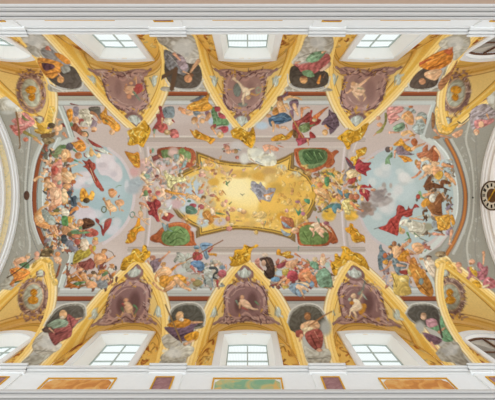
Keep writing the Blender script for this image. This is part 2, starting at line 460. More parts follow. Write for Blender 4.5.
# transverse arches at the two ends ------------------------------------------
def ring(prof, s, n=72):
    t = np.linspace(-PI/2, PI/2, n+1)
    return MB().grid([[(s*x, r*math.sin(a), Z0+r*math.cos(a)) for x, r in prof] for a in t])
WARM = mat('warm_white_stucco', 'eee6dc', .8, .015)
for n, s in enumerate((-1, 1)):
    rim = [(12.98, 6.9), (12.98, 6.72), (13.0, 6.62), (13.06, 6.60), (13.08, 6.50), (13.14, 6.47)]
    sh = .38 if s > 0 else .12; rim = [(x+sh, r) for x, r in rim]
    c = ring(rim, s); o = mesh_obj('trim_%d' % (n+5), c.v, c.f, STUCCO if s < 0 else WARM); setp(o, 'white moulded rim of the end arch', None, None, 'structure')
    if s < 0:
        c = ring([(13.26, 6.47), (13.32, 6.43), (13.34, 6.40)], s); mesh_obj('fillet', c.v, c.f, mat('fillet_grey', 'c9c2b6', .8, .03), o)  # plain grey fillet between the white rim and the mosaic band
        c = ring([(13.34, 6.40), (13.63, 6.38)], s); g = mesh_obj('gilt_band', c.v, c.f, marble('gilt_mosaic', 'b5a98c', 'd6bd84', 'cbb994', 4.5), o)
        setp(g, 'ochre and grey mosaic band')
        c = ring([(13.63, 6.38), (13.63, 6.24), (13.70, 6.20), (13.74, 6.10), (13.86, 6.08)], s); mesh_obj('inner_rim', c.v, c.f, STUCCO, o)
        c = ring([(13.86, 6.08), (13.92, 6.0), (16.5, 5.98)], s); mesh_obj('intrados', c.v, c.f, CREAM, o)
    else:
        c = ring([(13.52, 6.47), (13.58, 6.44), (13.58, 6.34), (13.73, 6.30), (16.5, 6.26)], s); mesh_obj('intrados', c.v, c.f, mat('pinkish_plaster', 'e2d6c8', .8, .02), o)

# clock on the crown of the right-hand arch -----------------------------------
ck = empty('wall_clock', (13.12, 0.02, 17.45)); setp(ck, 'round clock with dark numerals on the pinkish end arch', 'clock')
cc = np.array((13.13, 0.02, 17.45)); U, W = (0, 1, 0), (0, 0, 1)
c = MB().disc(cc, U, W, .74, 40, .38, -.05); child('numeral_ring', c.v, c.f, mat('ivory', 'e9ddc6', .6, .04), ck)
c = MB().disc(cc+(-.0, 0, 0), U, W, .39, 40, 0, -.03); child('dial_centre', c.v, c.f, mat('dark_gilt', '6a4a2c', .5, .15, 14.), ck)
c = MB().disc(cc, U, W, .80, 40, .73, -.10); child('rim', c.v, c.f, mat('dark_bronze', '5d4630', .5, .1), ck)
for i in range(12):
    a = i*PI/6; d = np.array((0, math.sin(a), -math.cos(a))); p = np.array((0, math.cos(a), math.sin(a)))
    c = MB()
    # roman strokes
    nst = (1, 2, 3, 2, 2, 2, 3, 3, 2, 2, 2, 3)[i]
    for j in range(nst):
        o_ = (j-(nst-1)/2)*.055; q = cc+np.array((-.07, 0, 0))
        c.bar(q+d*.48+p*o_, q+d*.66+p*o_, .03, (1, 0, 0))
    child('numeral', c.v, c.f, mat('clock_black', '2c231c', .6, .05), ck)
for ang, ln in ((2.2, .36), (-.9, .6)):
    d = np.array((0, math.sin(ang), -math.cos(ang))); q = cc+np.array((-.09, 0, 0))
    c = MB().bar(q-d*.08, q+d*ln, .045, (1, 0, 0)); child('clock_hand', c.v, c.f, GILT, ck)
c = MB().disc(cc+(.03, 0, 0), U, W, .80, 40, 0, -.04); child('back_plate', c.v, c.f, mat('dark_bronze', '5d4630'), ck)

# frieze panels ----------------------------------------------------------------
ORM = marble('orange_marble', 'c9813a', 'dd9a4c', 'e6b670', 2.2); GRM = marble('green_marble', '7fae8d', 'a9b98a', 'd9b46c', 1.6); PUR = marble('purple_marble', 'a87f80', '9a6f72', '8c6266', 4.)
pl = [(-2.5, 'p'), (-2, 'o'), (-1.5, 'p'), (-1, 'o'), (-.5, 'p'), (0, 'g'), (.5, 'p'), (1, 'o'), (1.5, 'p')]
nm = {'o': 'orange', 'g': 'green', 'p': 'purple'}
for sy in (-1, 1):
    for b, kd in pl:
        x0 = b*BAY; hw = 1.22 if kd != 'p' else .34
        if abs(x0) > 9.6: continue
        z1, z0 = (11.56 if sy > 0 else 11.36), 10.6; yf = 6.31-(.05 if kd == 'p' else 0)
        y1 = sy*(yf-.035); root = empty('frieze_panel', (x0, sy*yf, z0))
        who = {(-2.5): 'far left', -1.5: 'at the left edge', -1: 'under the left window', -.5: 'left of the middle window', 0: 'under the middle window',
               .5: 'right of the middle window', 1: 'under the right window', 1.5: 'at the right edge', -2: 'far left'}[b]
        if sy < 0: who = who.replace('under', 'at')
        setp(root, '%s marble frieze panel with gilt frame, %s frieze %s' % (nm[kd], 'lower' if sy > 0 else 'upper', who), 'panel', 'frieze panels')
        ch = .16 if kd != 'p' else .0
        def rect(e): return [(x0-hw+e, z0+e), (x0-hw+e, z1-e-ch), (x0-hw+e+ch, z1-e), (x0+hw-e-ch, z1-e), (x0+hw-e, z1-e-ch), (x0+hw-e, z0+e), (x0-hw+e, z0+e)]
        rr = lambda e, yy: [(x, yy, z) for x, z in rect(e)]
        ch0 = ch; ch = 0.
        ro = [rr(0, sy*yf), rr(0, y1), rr(.05, y1), rr(.05, sy*yf)]
        c = MB().grid(ro); child('gilt_frame', c.v, c.f, GILT, root)
        ch = ch0; e = .10 if kd != 'p' else .06
        p = rr(e, y1+sy*.015)[:-1]; pb = rr(e, sy*yf)[:-1]; m_ = len(p)
        c = MB().add(p+pb, [tuple(range(m_))]+[(i, (i+1) % m_, m_+(i+1) % m_, m_+i) for i in range(m_)])
        child('marble_slab', c.v, c.f, {'o': ORM, 'g': GRM, 'p': PUR}[kd], root)
# ---------------------------------------------------------------- painted architecture of the vault
BG = '''
@ 0 0 1
# grey spandrels and entablature strips
p b4ada0 0,26 495,26 495,106 0,106
p b4ada0 0,286 495,286 495,372 0,372
p b9b3a8 40,86 455,86 455,92 40,92
p 8f4c2e 44,91.6 452,91.6 452,96 44,96
p 5f3424 44,95 452,95 452,96 44,96
l b86a42 .7 44,92.6 250,92.6 452,92.6
p b3aa9c 44,96 452,96 452,101 44,101
p a39b8e 44,99 452,99 452,100 44,100
p c9c8c0 52,101 440,101 440,104 52,104
p aaa79c 52,104 440,104 440,105.2 52,105.2
p b9b8ad 60,287 440,287 440,296 60,296
p a09d92 60,286.4 440,286.4 440,287.6 60,287.6
p cfcdc3 60,288.6 440,288.6 440,290.4 60,290.4
p a5a298 60,293 440,293 440,294 60,294
p 8c4c30 50,296 446,296 446,301 50,301
p 5f3628 50,300 446,300 446,301.2 50,301.2
p a29d92 50,301.2 446,301.2 446,304 50,304
# mauve field between the lunettes, left and right bays
p c8b4ae 58,105.2 432,105.2 424,136 424,255 436,287 60,287 72,254 72,136
c d2c0bc*.5 150,118 60,12
c d2c0bc*.5 320,125 60,14
c bfaaa6*.5 210,130 60,8
c d2c2be*.6 200,270 60,14
c d4c4c0*.5 330,262 60,14
c d0bcb8*.6 95,118 26,12
c d0bcb8*.6 400,112 26,10
c d3c1bc*.6 110,262 20,20
c d3c1bc*.6 372,250 16,26
# rectangular ribs
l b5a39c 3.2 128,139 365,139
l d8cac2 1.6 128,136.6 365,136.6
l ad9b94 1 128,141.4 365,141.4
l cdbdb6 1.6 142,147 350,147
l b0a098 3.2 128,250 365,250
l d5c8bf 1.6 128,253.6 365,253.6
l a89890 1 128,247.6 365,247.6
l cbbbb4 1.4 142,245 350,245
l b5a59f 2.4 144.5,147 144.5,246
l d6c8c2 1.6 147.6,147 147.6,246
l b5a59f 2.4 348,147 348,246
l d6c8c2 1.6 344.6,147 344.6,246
p c3b1ab 149,148 343,148 343,245 149,245
c bcaaa6*.7 230,156 50,6
c cbbab5*.6 250,240 60,6
# curved ribs between middle and ends
l b8a7a3 3 122,104 138,128 145,150
l d8c8c2 1.6 118,104 134,130 141,152
l b8a7a3 3 372,104 357,130 349,150
l d8c8c2 1.6 376,104 361,132 353,152
l b8a7a3 3 122,288 138,262 145,246
l b8a7a3 3 372,288 357,262 349,246
# end bays: grey moulded frames and brown arches
p 9b9585 -70,96 56,96 56,102 73,137 56,152 45,172 41,198 44,224 56,240 73,254 60,288 56,300 -70,300
p 989180 570,96 437,96 434,104 423,136 440,148 456,172 461,198 456,226 440,246 421,258 436,288 440,300 570,300
'''
PT.warm = True; PT.run(BG); PT.warm = False
# diapered pendentives
for k in range(420):
    s_ = RNG.integers(0, 2); x = RNG.uniform(14, 34) if s_ == 0 else RNG.uniform(461, 481); y = RNG.uniform(125, 272)
    PT.run('@ 0 0 1\nl %s %.2f %.2f,%.2f %.2f,%.2f %.2f,%.2f' % (['9a9587*.7', 'b8b3a3*.7', '8f897c*.6'][RNG.integers(0, 3)], RNG.uniform(.5, 1.0),
        x, y, x+RNG.uniform(-2, 2), y+RNG.uniform(-3, 3), x+RNG.uniform(-3, 3), y+RNG.uniform(-4, 4)))
PT.run('''
@ 0 0 1
# left arch mouldings (outer to inner)
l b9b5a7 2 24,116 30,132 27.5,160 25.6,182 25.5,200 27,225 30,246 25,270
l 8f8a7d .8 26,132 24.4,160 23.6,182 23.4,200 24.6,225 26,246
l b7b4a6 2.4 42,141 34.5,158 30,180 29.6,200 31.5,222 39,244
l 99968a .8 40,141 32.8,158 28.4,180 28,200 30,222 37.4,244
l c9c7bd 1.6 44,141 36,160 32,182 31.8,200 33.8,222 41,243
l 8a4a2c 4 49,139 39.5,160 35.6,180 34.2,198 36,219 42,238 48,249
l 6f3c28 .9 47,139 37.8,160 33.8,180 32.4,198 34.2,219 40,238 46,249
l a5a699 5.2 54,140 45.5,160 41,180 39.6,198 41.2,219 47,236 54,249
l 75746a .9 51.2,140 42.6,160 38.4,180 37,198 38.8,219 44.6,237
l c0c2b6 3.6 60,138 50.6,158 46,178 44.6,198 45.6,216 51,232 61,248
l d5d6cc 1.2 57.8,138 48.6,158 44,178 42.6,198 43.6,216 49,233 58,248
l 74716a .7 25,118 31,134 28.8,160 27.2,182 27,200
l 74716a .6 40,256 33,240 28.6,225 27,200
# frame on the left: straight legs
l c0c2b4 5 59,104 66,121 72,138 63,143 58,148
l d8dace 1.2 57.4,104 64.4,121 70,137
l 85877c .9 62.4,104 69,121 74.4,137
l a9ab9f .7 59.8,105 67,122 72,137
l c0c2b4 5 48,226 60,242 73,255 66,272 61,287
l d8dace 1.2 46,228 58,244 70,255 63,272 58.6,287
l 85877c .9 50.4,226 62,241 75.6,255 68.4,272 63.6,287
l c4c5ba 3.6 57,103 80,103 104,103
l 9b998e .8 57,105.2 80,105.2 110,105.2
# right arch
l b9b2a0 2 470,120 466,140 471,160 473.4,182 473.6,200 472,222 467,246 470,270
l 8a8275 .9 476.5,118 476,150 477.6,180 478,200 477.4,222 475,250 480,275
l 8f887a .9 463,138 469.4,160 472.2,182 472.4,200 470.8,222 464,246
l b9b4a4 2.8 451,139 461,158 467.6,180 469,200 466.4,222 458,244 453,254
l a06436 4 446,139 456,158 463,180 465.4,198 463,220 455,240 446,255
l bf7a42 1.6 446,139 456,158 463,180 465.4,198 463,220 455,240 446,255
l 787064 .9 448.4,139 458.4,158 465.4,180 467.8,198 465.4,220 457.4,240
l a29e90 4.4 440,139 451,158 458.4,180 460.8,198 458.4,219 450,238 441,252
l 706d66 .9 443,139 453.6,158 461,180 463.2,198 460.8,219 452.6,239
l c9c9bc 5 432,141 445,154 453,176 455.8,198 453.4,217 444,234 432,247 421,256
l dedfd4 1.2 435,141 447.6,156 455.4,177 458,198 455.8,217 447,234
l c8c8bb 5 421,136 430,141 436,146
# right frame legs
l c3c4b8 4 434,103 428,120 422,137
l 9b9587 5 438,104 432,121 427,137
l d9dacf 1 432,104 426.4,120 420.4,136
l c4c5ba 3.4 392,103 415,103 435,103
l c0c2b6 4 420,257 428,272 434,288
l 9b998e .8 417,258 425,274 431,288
e 5d4033 26.6,195.5 3,4.8
e 33302c 472.8,197.6 1,1
S L|ceiling_fresco|fresco of crowded figures round a pale blue sky, left end of the vault|fresco|figure frescoes of the vault
F painted_sky|pale blue grey sky with pinkish clouds
g a8b7b3 74,160 90,146 108,148 122,160 131,178 133,198 130,216 120,232 104,241 88,244 74,240 60,228 52,205 56,180
c b4c2bf*.8 110,190 18,14
c a0b2b2*.6 100,205 20,10
g d3c6c2 96,160 104,154 114,160 122,172 118,182 108,176 100,174
c d8cac5*.9 108,158 9,6
c d2c2be*.9 102,166 7,5
c d6c8c2*.8 118,172 5,10
c cfc0bc*.9 84,176 8,6
c d5c9c6*.9 78,184 8,6
c cfc3c3*.9 84,214 12,8
c d2c8c6*.8 113,230 9,6
c e0d4ce*.65 99,160 5,4
c dccfc9*.65 107,157 5,4
c c2b4b0*.8 102,165 5,3
c e0d4ce*.65 112,165 4,5
c dbcec8*.65 119,176 4,6
c c4b8b6*.8 114,174 4,3
c dfd3ce*.65 82,180 5,4
c e2d8d2*.65 90,181 4,4
c dacdc8*.65 88,174 5,3
c bdb2b2*.8 86,186 6,2
c dbd0cc*.65 127,186 3,7
c d8cdca*.65 96,214 8,5
c e0d8d2*.65 106,222 5,4
c d6cbc6*.65 117,222 5,5
c d0c4c0*.65 80,210 8,6
l cfc0ba 3 103,244 118,233 129,218 134,198 131,178 122,160 108,148
S R|ceiling_fresco|fresco with white horse and red banner under pale sky, right end of vault|fresco|figure frescoes of the vault
F painted_sky|pale grey blue sky
g b2bdb6 360,170 372,158 388,148 410,144 430,150 446,166 453,190 452,212 442,230 425,244 402,250 382,243 366,228 358,205 357,186
c b8c4c0*.8 380,175 20,14
c bfc8c2*.8 402,190 16,14
c a8b6b2*.7 392,210 16,10
c c9d2cc*.8 425,165 18,10
c cfc9bf*.9 404,178 7,6
c c6c6bf*.8 384,172 8,7
c d3cdc4*.8 388,206 9,10
c d4cec5*.8 398,190 6,6
c cdc9c2*.8 366,196 6,12
o dcd8ce*.8 404,177 6,5
c dcd6ca*.5 386,166 6,5
c d8d2c6*.5 378,172 5,5
c e0dace*.5 400,172 5,4
c d9d3c7*.5 409,180 6,4
c c0bcb2*.5 403,184 6,2
c dcd6cb*.5 392,196 7,5
c d8d0c6*.5 383,208 6,5
c e0dacf*.5 371,204 4,6
c d6cfc5*.5 377,216 6,5
c cfc9bf*.5 418,170 6,5
c dcd5ca*.5 372,182 5,5
l c6b8b2 2.6 405,252 384,246 367,231 357.5,207 356,186 360,168 374,154 392,146
''')
# ---------------------------------------------------------------- lunettes: yellow ribs, cartouches
def put(cv, m, h, idn):
    cv.col[m] = hexc(h)
    if idn is not None: cv.id[m] = idn
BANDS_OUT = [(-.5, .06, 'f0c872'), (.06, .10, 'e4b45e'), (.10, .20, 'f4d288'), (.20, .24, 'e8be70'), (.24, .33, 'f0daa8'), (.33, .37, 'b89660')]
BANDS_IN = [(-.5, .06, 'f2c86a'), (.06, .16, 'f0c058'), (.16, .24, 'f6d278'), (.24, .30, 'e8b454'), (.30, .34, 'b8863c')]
where = {(-1, -2): 'at the upper left corner', (-1, -1): 'over the upper left window', (-1, 0): 'over the upper middle window', (-1, 1): 'over the upper right window', (-1, 2): 'at the upper right corner',
         (1, -2): 'at the lower left corner', (1, -1): 'over the lower left window', (1, 0): 'over the lower middle window', (1, 1): 'over the lower right window', (1, 2): 'at the lower right corner'}
LID = {}
for L in LUN:
    key = (L['sy'], L['b']); mid = abs(L['b']) < 2
    PT.run('S LUN%d%d|lunette_fresco|yellow ribbed lunette painted with a mauve %s, %s|fresco|lunette frescoes' % (L['sy'], L['b'], 'putto cartouche' if mid else 'surround and oval medallion', where[key]))
    base = PT.ids[0]; cv = L['cv']; cv.id[:] = base
    X, Y = cv.A, cv.B*L['sy']
    u = np.clip((Y-YT)/(R-YT), 0, 1); w = np.where(X > L['xt'], L['wr'], L['wl'])
    lim = w*(1-(1-u)**GP); slope = w*GP*(1-u)**(GP-1)/(R-YT)
    d = (lim-np.abs(X-L['xt']))/np.sqrt(1+slope**2)
    put(cv, d < 99, 'ecc97c', base)                     # yellow ground
    tt = (Y-YT)/(R-YT)
    # wall arch band at the outer edge, measured down from the wall
    e = R-Y
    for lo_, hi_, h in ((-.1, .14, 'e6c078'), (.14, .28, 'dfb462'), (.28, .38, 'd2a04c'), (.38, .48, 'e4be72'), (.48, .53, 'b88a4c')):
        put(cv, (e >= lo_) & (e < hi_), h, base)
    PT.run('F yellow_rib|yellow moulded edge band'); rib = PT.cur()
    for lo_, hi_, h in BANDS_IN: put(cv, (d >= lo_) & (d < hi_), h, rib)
    # the same rib on the vault side of the groin
    A, B = VAULT.A, VAULT.B; yv = R*np.sin(B/R)*L['sy']
    u = (yv-YT)/(R-YT); w = np.where(A > L['xt'], L['wr'], L['wl']); uc = np.clip(u, 0, 1)
    lim = w*(1-(1-uc)**GP); slope = np.minimum(w*GP*(1-uc)**(GP-1)/(R-YT), 6)
    d = (np.abs(A-L['xt'])-lim)/np.sqrt(1+slope**2)
    d = np.where(u < 0, np.maximum(np.hypot(np.abs(A-L['xt']), (yv-YT)), 0), d)
    ok = (yv > YT-.5) & (np.abs(A-L['xt']) < 3.2)
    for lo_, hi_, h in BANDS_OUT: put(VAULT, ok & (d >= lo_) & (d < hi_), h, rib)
    # gold leaf ornament on the wall beside the window
    wv = L['wv']; X, Z = wv.A, wv.B
    za = arch_z(np.clip((X-L['xt'])/np.where(X > L['xt'], L['wr'], L['wl']), -1, 1)); g = za-Z
    for lo_, hi_, h in ((-1, .12, 'cf9f48'), (.12, .3, 'dcb25c'), (.3, .36, 'a87a34')): wv.col[(g >= lo_) & (g < hi_)] = hexc(h)
    sx = L['sy']
    tgt = PT.targets; PT.targets = [wv]; PT.ids = [WID[L['sy']], None, None]
    for _ in range(26):
        s_ = 1 if RNG.random() < .5 else -1
        x = L['xw']+s_*RNG.uniform(1.45, 2.0); z = RNG.uniform(12.6, 15.0)
        yy = L['sy']*YW-EYE_Y; f = lambda x, z: '%.2f,%.2f' % (CX+F*x/z, CY+F*yy/z)
        a = RNG.uniform(0, 6.28); r = RNG.uniform(.12, .3)
        PT.run('@ 0 0 1\nm %s %.2f %s %s %s' % (['b86a2c', 'c4843a', 'ecd08a', 'a85c30', 'e8b050'][RNG.integers(0, 5)], RNG.uniform(1.2, 2.6), f(x, z), f(x+r*math.cos(a), z+1.6*r*math.sin(a)), f(x+r*math.cos(a+1), z+2*r*math.sin(a+1))))
    PT.targets = tgt
# cartouches of the six full lunettes: (left, right, tip) of the mauve field in the photograph
CART = {(-1, -1): ((88, 70), (152, 70), (135.5, 124)), (-1, 0): ((214, 70), (278, 70), (241, 125)), (-1, 1): ((335, 68), (402, 68), (355.5, 125)),
        (1, -1): ((91, 325), (157, 323), (135, 268)), (1, 0): ((213, 323), (280, 323), (244, 269)), (1, 1): ((332, 323), (401, 326), (353.5, 269))}
CARTOUCHE = '''
F cartouche_scrolls|mauve scroll frame
q ad8a80 -.86,.0 -.5,-.02 0,.03 .5,-.02 .86,.0 .8,.1 .68,.14 .66,.36 .64,.56 .52,.7 .3,.74 .2,.8 0,.83 -.2,.8 -.3,.74 -.52,.7 -.64,.56 -.66,.36 -.68,.14 -.8,.1
m 9c7870 .09 -.98,-.02 -.84,.03 -.7,.06
m 9c7870 .09 .98,-.02 .84,.03 .7,.06
g bf988a -.52,.12 -.24,.07 -.1,.14 0,.17 .1,.14 .24,.07 .52,.12 .58,.32 .54,.54 .36,.68 .12,.72 -.12,.72 -.36,.68 -.54,.54 -.58,.32
l 6f4c48 .035 -.62,.12 -.3,.04 -.1,.1 0,.13 .1,.1 .3,.04 .62,.12
l c8a494 .05 -.74,.03 -.5,.02 -.34,.07 -.5,.1 -.56,.06
l c8a494 .05 .74,.03 .5,.02 .34,.07 .5,.1 .56,.06
l 6f4c48 .04 -.64,.2 -.62,.5 -.46,.68 -.22,.76
l 6f4c48 .04 .64,.2 .62,.5 .46,.68 .22,.76
m d9a850 .06 -.7,.2 -.66,.36
m d9a850 .06 .7,.2 .66,.36
m c98c3c .06 -.36,.8 -.2,.76
m c98c3c .06 .36,.8 .2,.76
F cartouche_field|brown mauve field
g FIELD -.48,.16 -.24,.11 -.1,.18 0,.21 .1,.18 .24,.11 .48,.16 .53,.32 .49,.52 .33,.64 .12,.68 -.12,.68 -.33,.64 -.49,.52 -.53,.32
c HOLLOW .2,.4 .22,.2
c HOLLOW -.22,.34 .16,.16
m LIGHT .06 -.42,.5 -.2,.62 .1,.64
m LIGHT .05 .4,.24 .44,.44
F leaf_mask|pale grey leaf ornament
e c9cfbe -.97,.2 .1,.1
m e0e4d6 .07 -1.1,.12 -.92,.14
m e0e4d6 .06 -1.0,.14 -.94,.3
m a0a692 .04 -.86,.14 -.9,.32
F leaf_mask|pale grey leaf ornament
e c9cfbe .97,.2 .1,.1
m e0e4d6 .07 1.1,.12 .92,.14
m e0e4d6 .06 1.0,.14 .94,.3
m a0a692 .04 .86,.14 .9,.32
F shell_mask|pale grey shell at the tip
q 8f6a62 -.28,.86 -.14,.8 0,.78 .14,.8 .28,.86 .26,.98 .12,1.05 0,1.07 -.12,1.05 -.26,.98
q c6c8b8 -.2,.96 -.16,.87 0,.83 .16,.87 .2,.96 .1,.98 .02,1.03 -.06,.98
m e6e8dc .05 -.04,.85 0,1.0
m 96988a .035 -.12,.88 -.1,.97
m 96988a .035 .12,.88 .1,.97
'''
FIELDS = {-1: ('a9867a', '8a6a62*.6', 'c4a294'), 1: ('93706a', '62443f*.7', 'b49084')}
PUTTI = {  # strokes in photo pixels
(-1, -1): '@ 124 0 3.992\nF painted_putto|flesh putto with red cloth\nm e6b88c 9 46,305 50,335\nq e8bc94 10,345 45,345 55,370 35,380 5,370\nq b85a54 45,340 70,335 75,360 50,375\nm dba078 8 10,335 0,365\ne e0ac80 28,332 8,7\nm 6f9068 6 40,370 60,392\n@ 124 88 7.984\ne d99c78 40,65 22,24\nm e3b088 24 20,20 70,40\nm 7d9a80 18 75,30 105,70 130,100\nq b0544c 75,0 120,0 115,35 85,30',
 (-1, 0): '@ 200 60 5.5\nF painted_putto|pale putto beside a green wreath\ne 7f8478 205,165 22,38\ne 8a8a7c 235,245 28,12\nm f0d4ae 18 182,98 215,128\nq f6dfbc 195,108 215,118 240,145 268,158 276,185 255,202 238,185 222,150\nm f2d6b0 18 245,180 235,215 240,246\nm efcda2 15 268,165 302,154\nm dfa85c 12 280,185 310,195\ne d8b080 265,206 13,13\nl 9aa488 7 308,165 318,150 333,158 332,175 316,182 308,165',
(-1, 1): '@ 310 60 7.984\nF painted_putto|pale flesh putto with outstretched limbs\nq efcba6 330,190 370,180 420,215 440,250 410,285 350,275 330,240\nm ecc29c 26 400,200 450,160 480,135\nm e6b890 24 340,230 300,260 285,262\nm e8c09a 22 420,260 440,300 425,330\nm ecc8a0 24 350,270 380,300 400,330\ne e3b488 345,190 20,20\nm c8946c 8 360,250 420,260\n@ 310 88 7.984\nm 7f9a78 10 380,0 430,10',
(1, -1): '@ 62 290 7.984\nF painted_putto|flesh putto with green leaves\n@ 124 300 3.992\nq e6bc94 0,12 20,8 36,30 30,52 8,48\nm e0b088 10 28,40 40,70\nm e6b890 9 0,45 -12,62\ne d8a078 8,0 9,8\nm 6f9468 9 38,20 52,35 40,58\nm 5f8258 7 -10,30 0,50\nm b85a54 8 -6,14 6,24',
(1, 0): '@ 190 304 4.125\nF painted_putto|flesh putto reclining\nq e8c09a 205,-20 235,-15 255,10 240,20 215,8\nm ecc8a4 14 230,5 260,20 280,22\nm e0b088 12 205,-5 205,20\ne dca880 215,-28 9,9\nm 6f9068 8 270,-10 285,5\nm 8fa890 7 190,-15 200,5\nm b06058 9 215,15 240,26',
 (1, 1): '@ 315 255 5.5\nF painted_putto|pale putto seated, with trumpet\nm 7f8f80 16 240,215 262,190 275,140\nm a8b0a0 14 260,215 285,245\nq cf9440 245,275 280,270 275,310 245,330\nm f2d2a8 13 235,255 255,225 260,195\nq f8e2c0 212,240 245,252 258,290 238,308 205,312 190,300 205,280\nm f4dab4 18 240,297 200,302 190,338\nm f0d2a8 16 215,312 225,335 222,356\ne c8883c 203,264 13,11\ne e8c49c 212,225 15,15\ne b8b8a0 190,245 8,10'}
for L in LUN:
    k = (L['sy'], L['b'])
    if k not in CART: continue
    PT.run('S LUN%d%d' % k); PT.targets = [L['cv']]
    l, r, tp = (np.array(q, float) for q in CART[k]); cb = (l+r)/2; hx = (r-l)/2; vy = tp-cb
    def mp(t):
        a, b = (float(v) for v in t.split(',')); k_ = 1-.0*b
        p = cb+a*hx+b*vy; return '%.2f,%.2f' % tuple(p)
    PT.earth = False; BRUSH[0] = .5
    fd = FIELDS[L['sy']]
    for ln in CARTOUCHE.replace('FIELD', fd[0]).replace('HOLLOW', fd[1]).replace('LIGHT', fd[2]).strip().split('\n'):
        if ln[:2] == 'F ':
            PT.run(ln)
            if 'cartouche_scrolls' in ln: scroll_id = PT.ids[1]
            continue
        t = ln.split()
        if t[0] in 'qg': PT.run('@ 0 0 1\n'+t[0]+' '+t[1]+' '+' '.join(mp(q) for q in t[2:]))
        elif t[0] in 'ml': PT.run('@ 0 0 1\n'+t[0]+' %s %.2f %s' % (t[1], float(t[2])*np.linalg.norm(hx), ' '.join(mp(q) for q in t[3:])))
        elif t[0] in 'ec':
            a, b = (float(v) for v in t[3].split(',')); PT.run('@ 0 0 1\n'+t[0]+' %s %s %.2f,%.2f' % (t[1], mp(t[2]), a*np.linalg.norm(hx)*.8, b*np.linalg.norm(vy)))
    PT.ids[1] = scroll_id
    for _ in range(220):                  # small scroll strokes between frame and field
        a = RNG.uniform(-.72, .72); b = RNG.uniform(.0, .82)
        if b > .8 or abs(a) > .68 or (abs(a) < .48 and .14 < b < .66): continue
        an = RNG.uniform(0, 6.28)
        PT.run('@ 0 0 1\nm %s %.2f %s %s' % (['d0b6a8', '7d5c58', 'd9a848', '6a4a48'][RNG.integers(0, 4)], RNG.uniform(.9, 1.6), mp('%f,%f' % (a, b)), mp('%f,%f' % (a+.12*math.cos(an), b+.07*math.sin(an)))))
    PT.run(PUTTI[k]); PT.earth = True; BRUSH[0] = 1.
    PT.targets = [VAULT]
# end lunettes: oval medallions with golden trophies
OVAL = {(-1, -2): ((31, 93), (9, 14.5), -12, (39.5, 120)), (-1, 2): ((456, 93), (9, 14), 14, (447.5, 121)),
        (1, -2): ((33, 297), (9.5, 13), 8, (40.5, 273)), (1, 2): ((450.5, 297), (9.5, 13), -8, (445, 273))}
for L in LUN:
    k = (L['sy'], L['b'])
    if k not in OVAL: continue
    (cx, cy), (rx, ry), rot, (mx, my) = OVAL[k]; s_ = L['sy']
    PT.run('S LUN%d%d' % k); PT.targets = [L['cv']]
    PT.run('@ 0 0 1\nF medallion_surround|mauve scroll surround\ne a9857c %f,%f %f,%f %f\ne 8f6e68 %f,%f %f,%f %f\ne c9a98c %f,%f %f,%f %f' % (cx, cy, rx+6, ry+6.5, rot, cx, cy, rx+4, ry+4.5, rot, cx, cy, rx+1.6, ry+1.8, rot))
    for _ in range(70):
        a = RNG.uniform(0, 6.28); q = RNG.uniform(1.2, 1.7); x, y = cx+q*rx*math.cos(a), cy+q*ry*math.sin(a); b = RNG.uniform(0, 6.28)
        PT.run('m %s %.2f %.2f,%.2f %.2f,%.2f' % (['dcc4b6', '7a5854', 'bd9c8c', 'd9a848'][RNG.integers(0, 4)], RNG.uniform(1, 1.9), x, y, x+3*math.cos(b), y+3*math.sin(b)))
    for _ in range(26):                   # scroll work towards the wall
        x, y = cx+RNG.uniform(-16, 14), cy+s_*RNG.uniform(16, 23)
        b = RNG.uniform(0, 6.28); PT.run('m %s 2.2 %.2f,%.2f %.2f,%.2f' % (['9c7770', '84605a', 'b08c80', 'd9a848'][RNG.integers(0, 4)], x, y, x+5*math.cos(b), y+3*math.sin(b)))
    PT.run('F medallion|pale grey oval medallion with a golden emblem\ne b9bcab %f,%f %f,%f %f' % (cx, cy, rx, ry, rot))
    PT.run('U golden_emblem|golden emblem\ne d9962c %f,%f 5.6,4.2\ne d08a24 %f,%f 3.6,4' % (cx, cy+s_*3.2, cx+.8*(1 if k[1] < 0 else -1), cy-s_*4.4))
    for _ in range(14):
        x, y = cx+RNG.uniform(-4, 4), cy+RNG.uniform(-7, 6); PT.run('m %s .9 %.2f,%.2f %.2f,%.2f' % (['f0c458', 'a86a1c'][RNG.integers(0, 2)], x, y, x+RNG.uniform(-2, 2), y+RNG.uniform(-2, 2)))
    PT.run('F shell_mask|pale grey mask at the tip\nq 8f6c68 {0},{1} {2},{3} {4},{1} {5},{6} {7},{6}'.format(mx-4.5, my+s_*2, mx, my+s_*4.5, mx+4.5, mx+3.4, my-s_*2, mx-3.4))
    PT.run('e ccd2c6 %f,%f 2.8,3.6\nm e2e6dc 1.4 %f,%f %f,%f' % (mx, my, mx-3.6, my+s_*2.6, mx+3.4, my+s_*2.4))
    PT.targets = [VAULT]
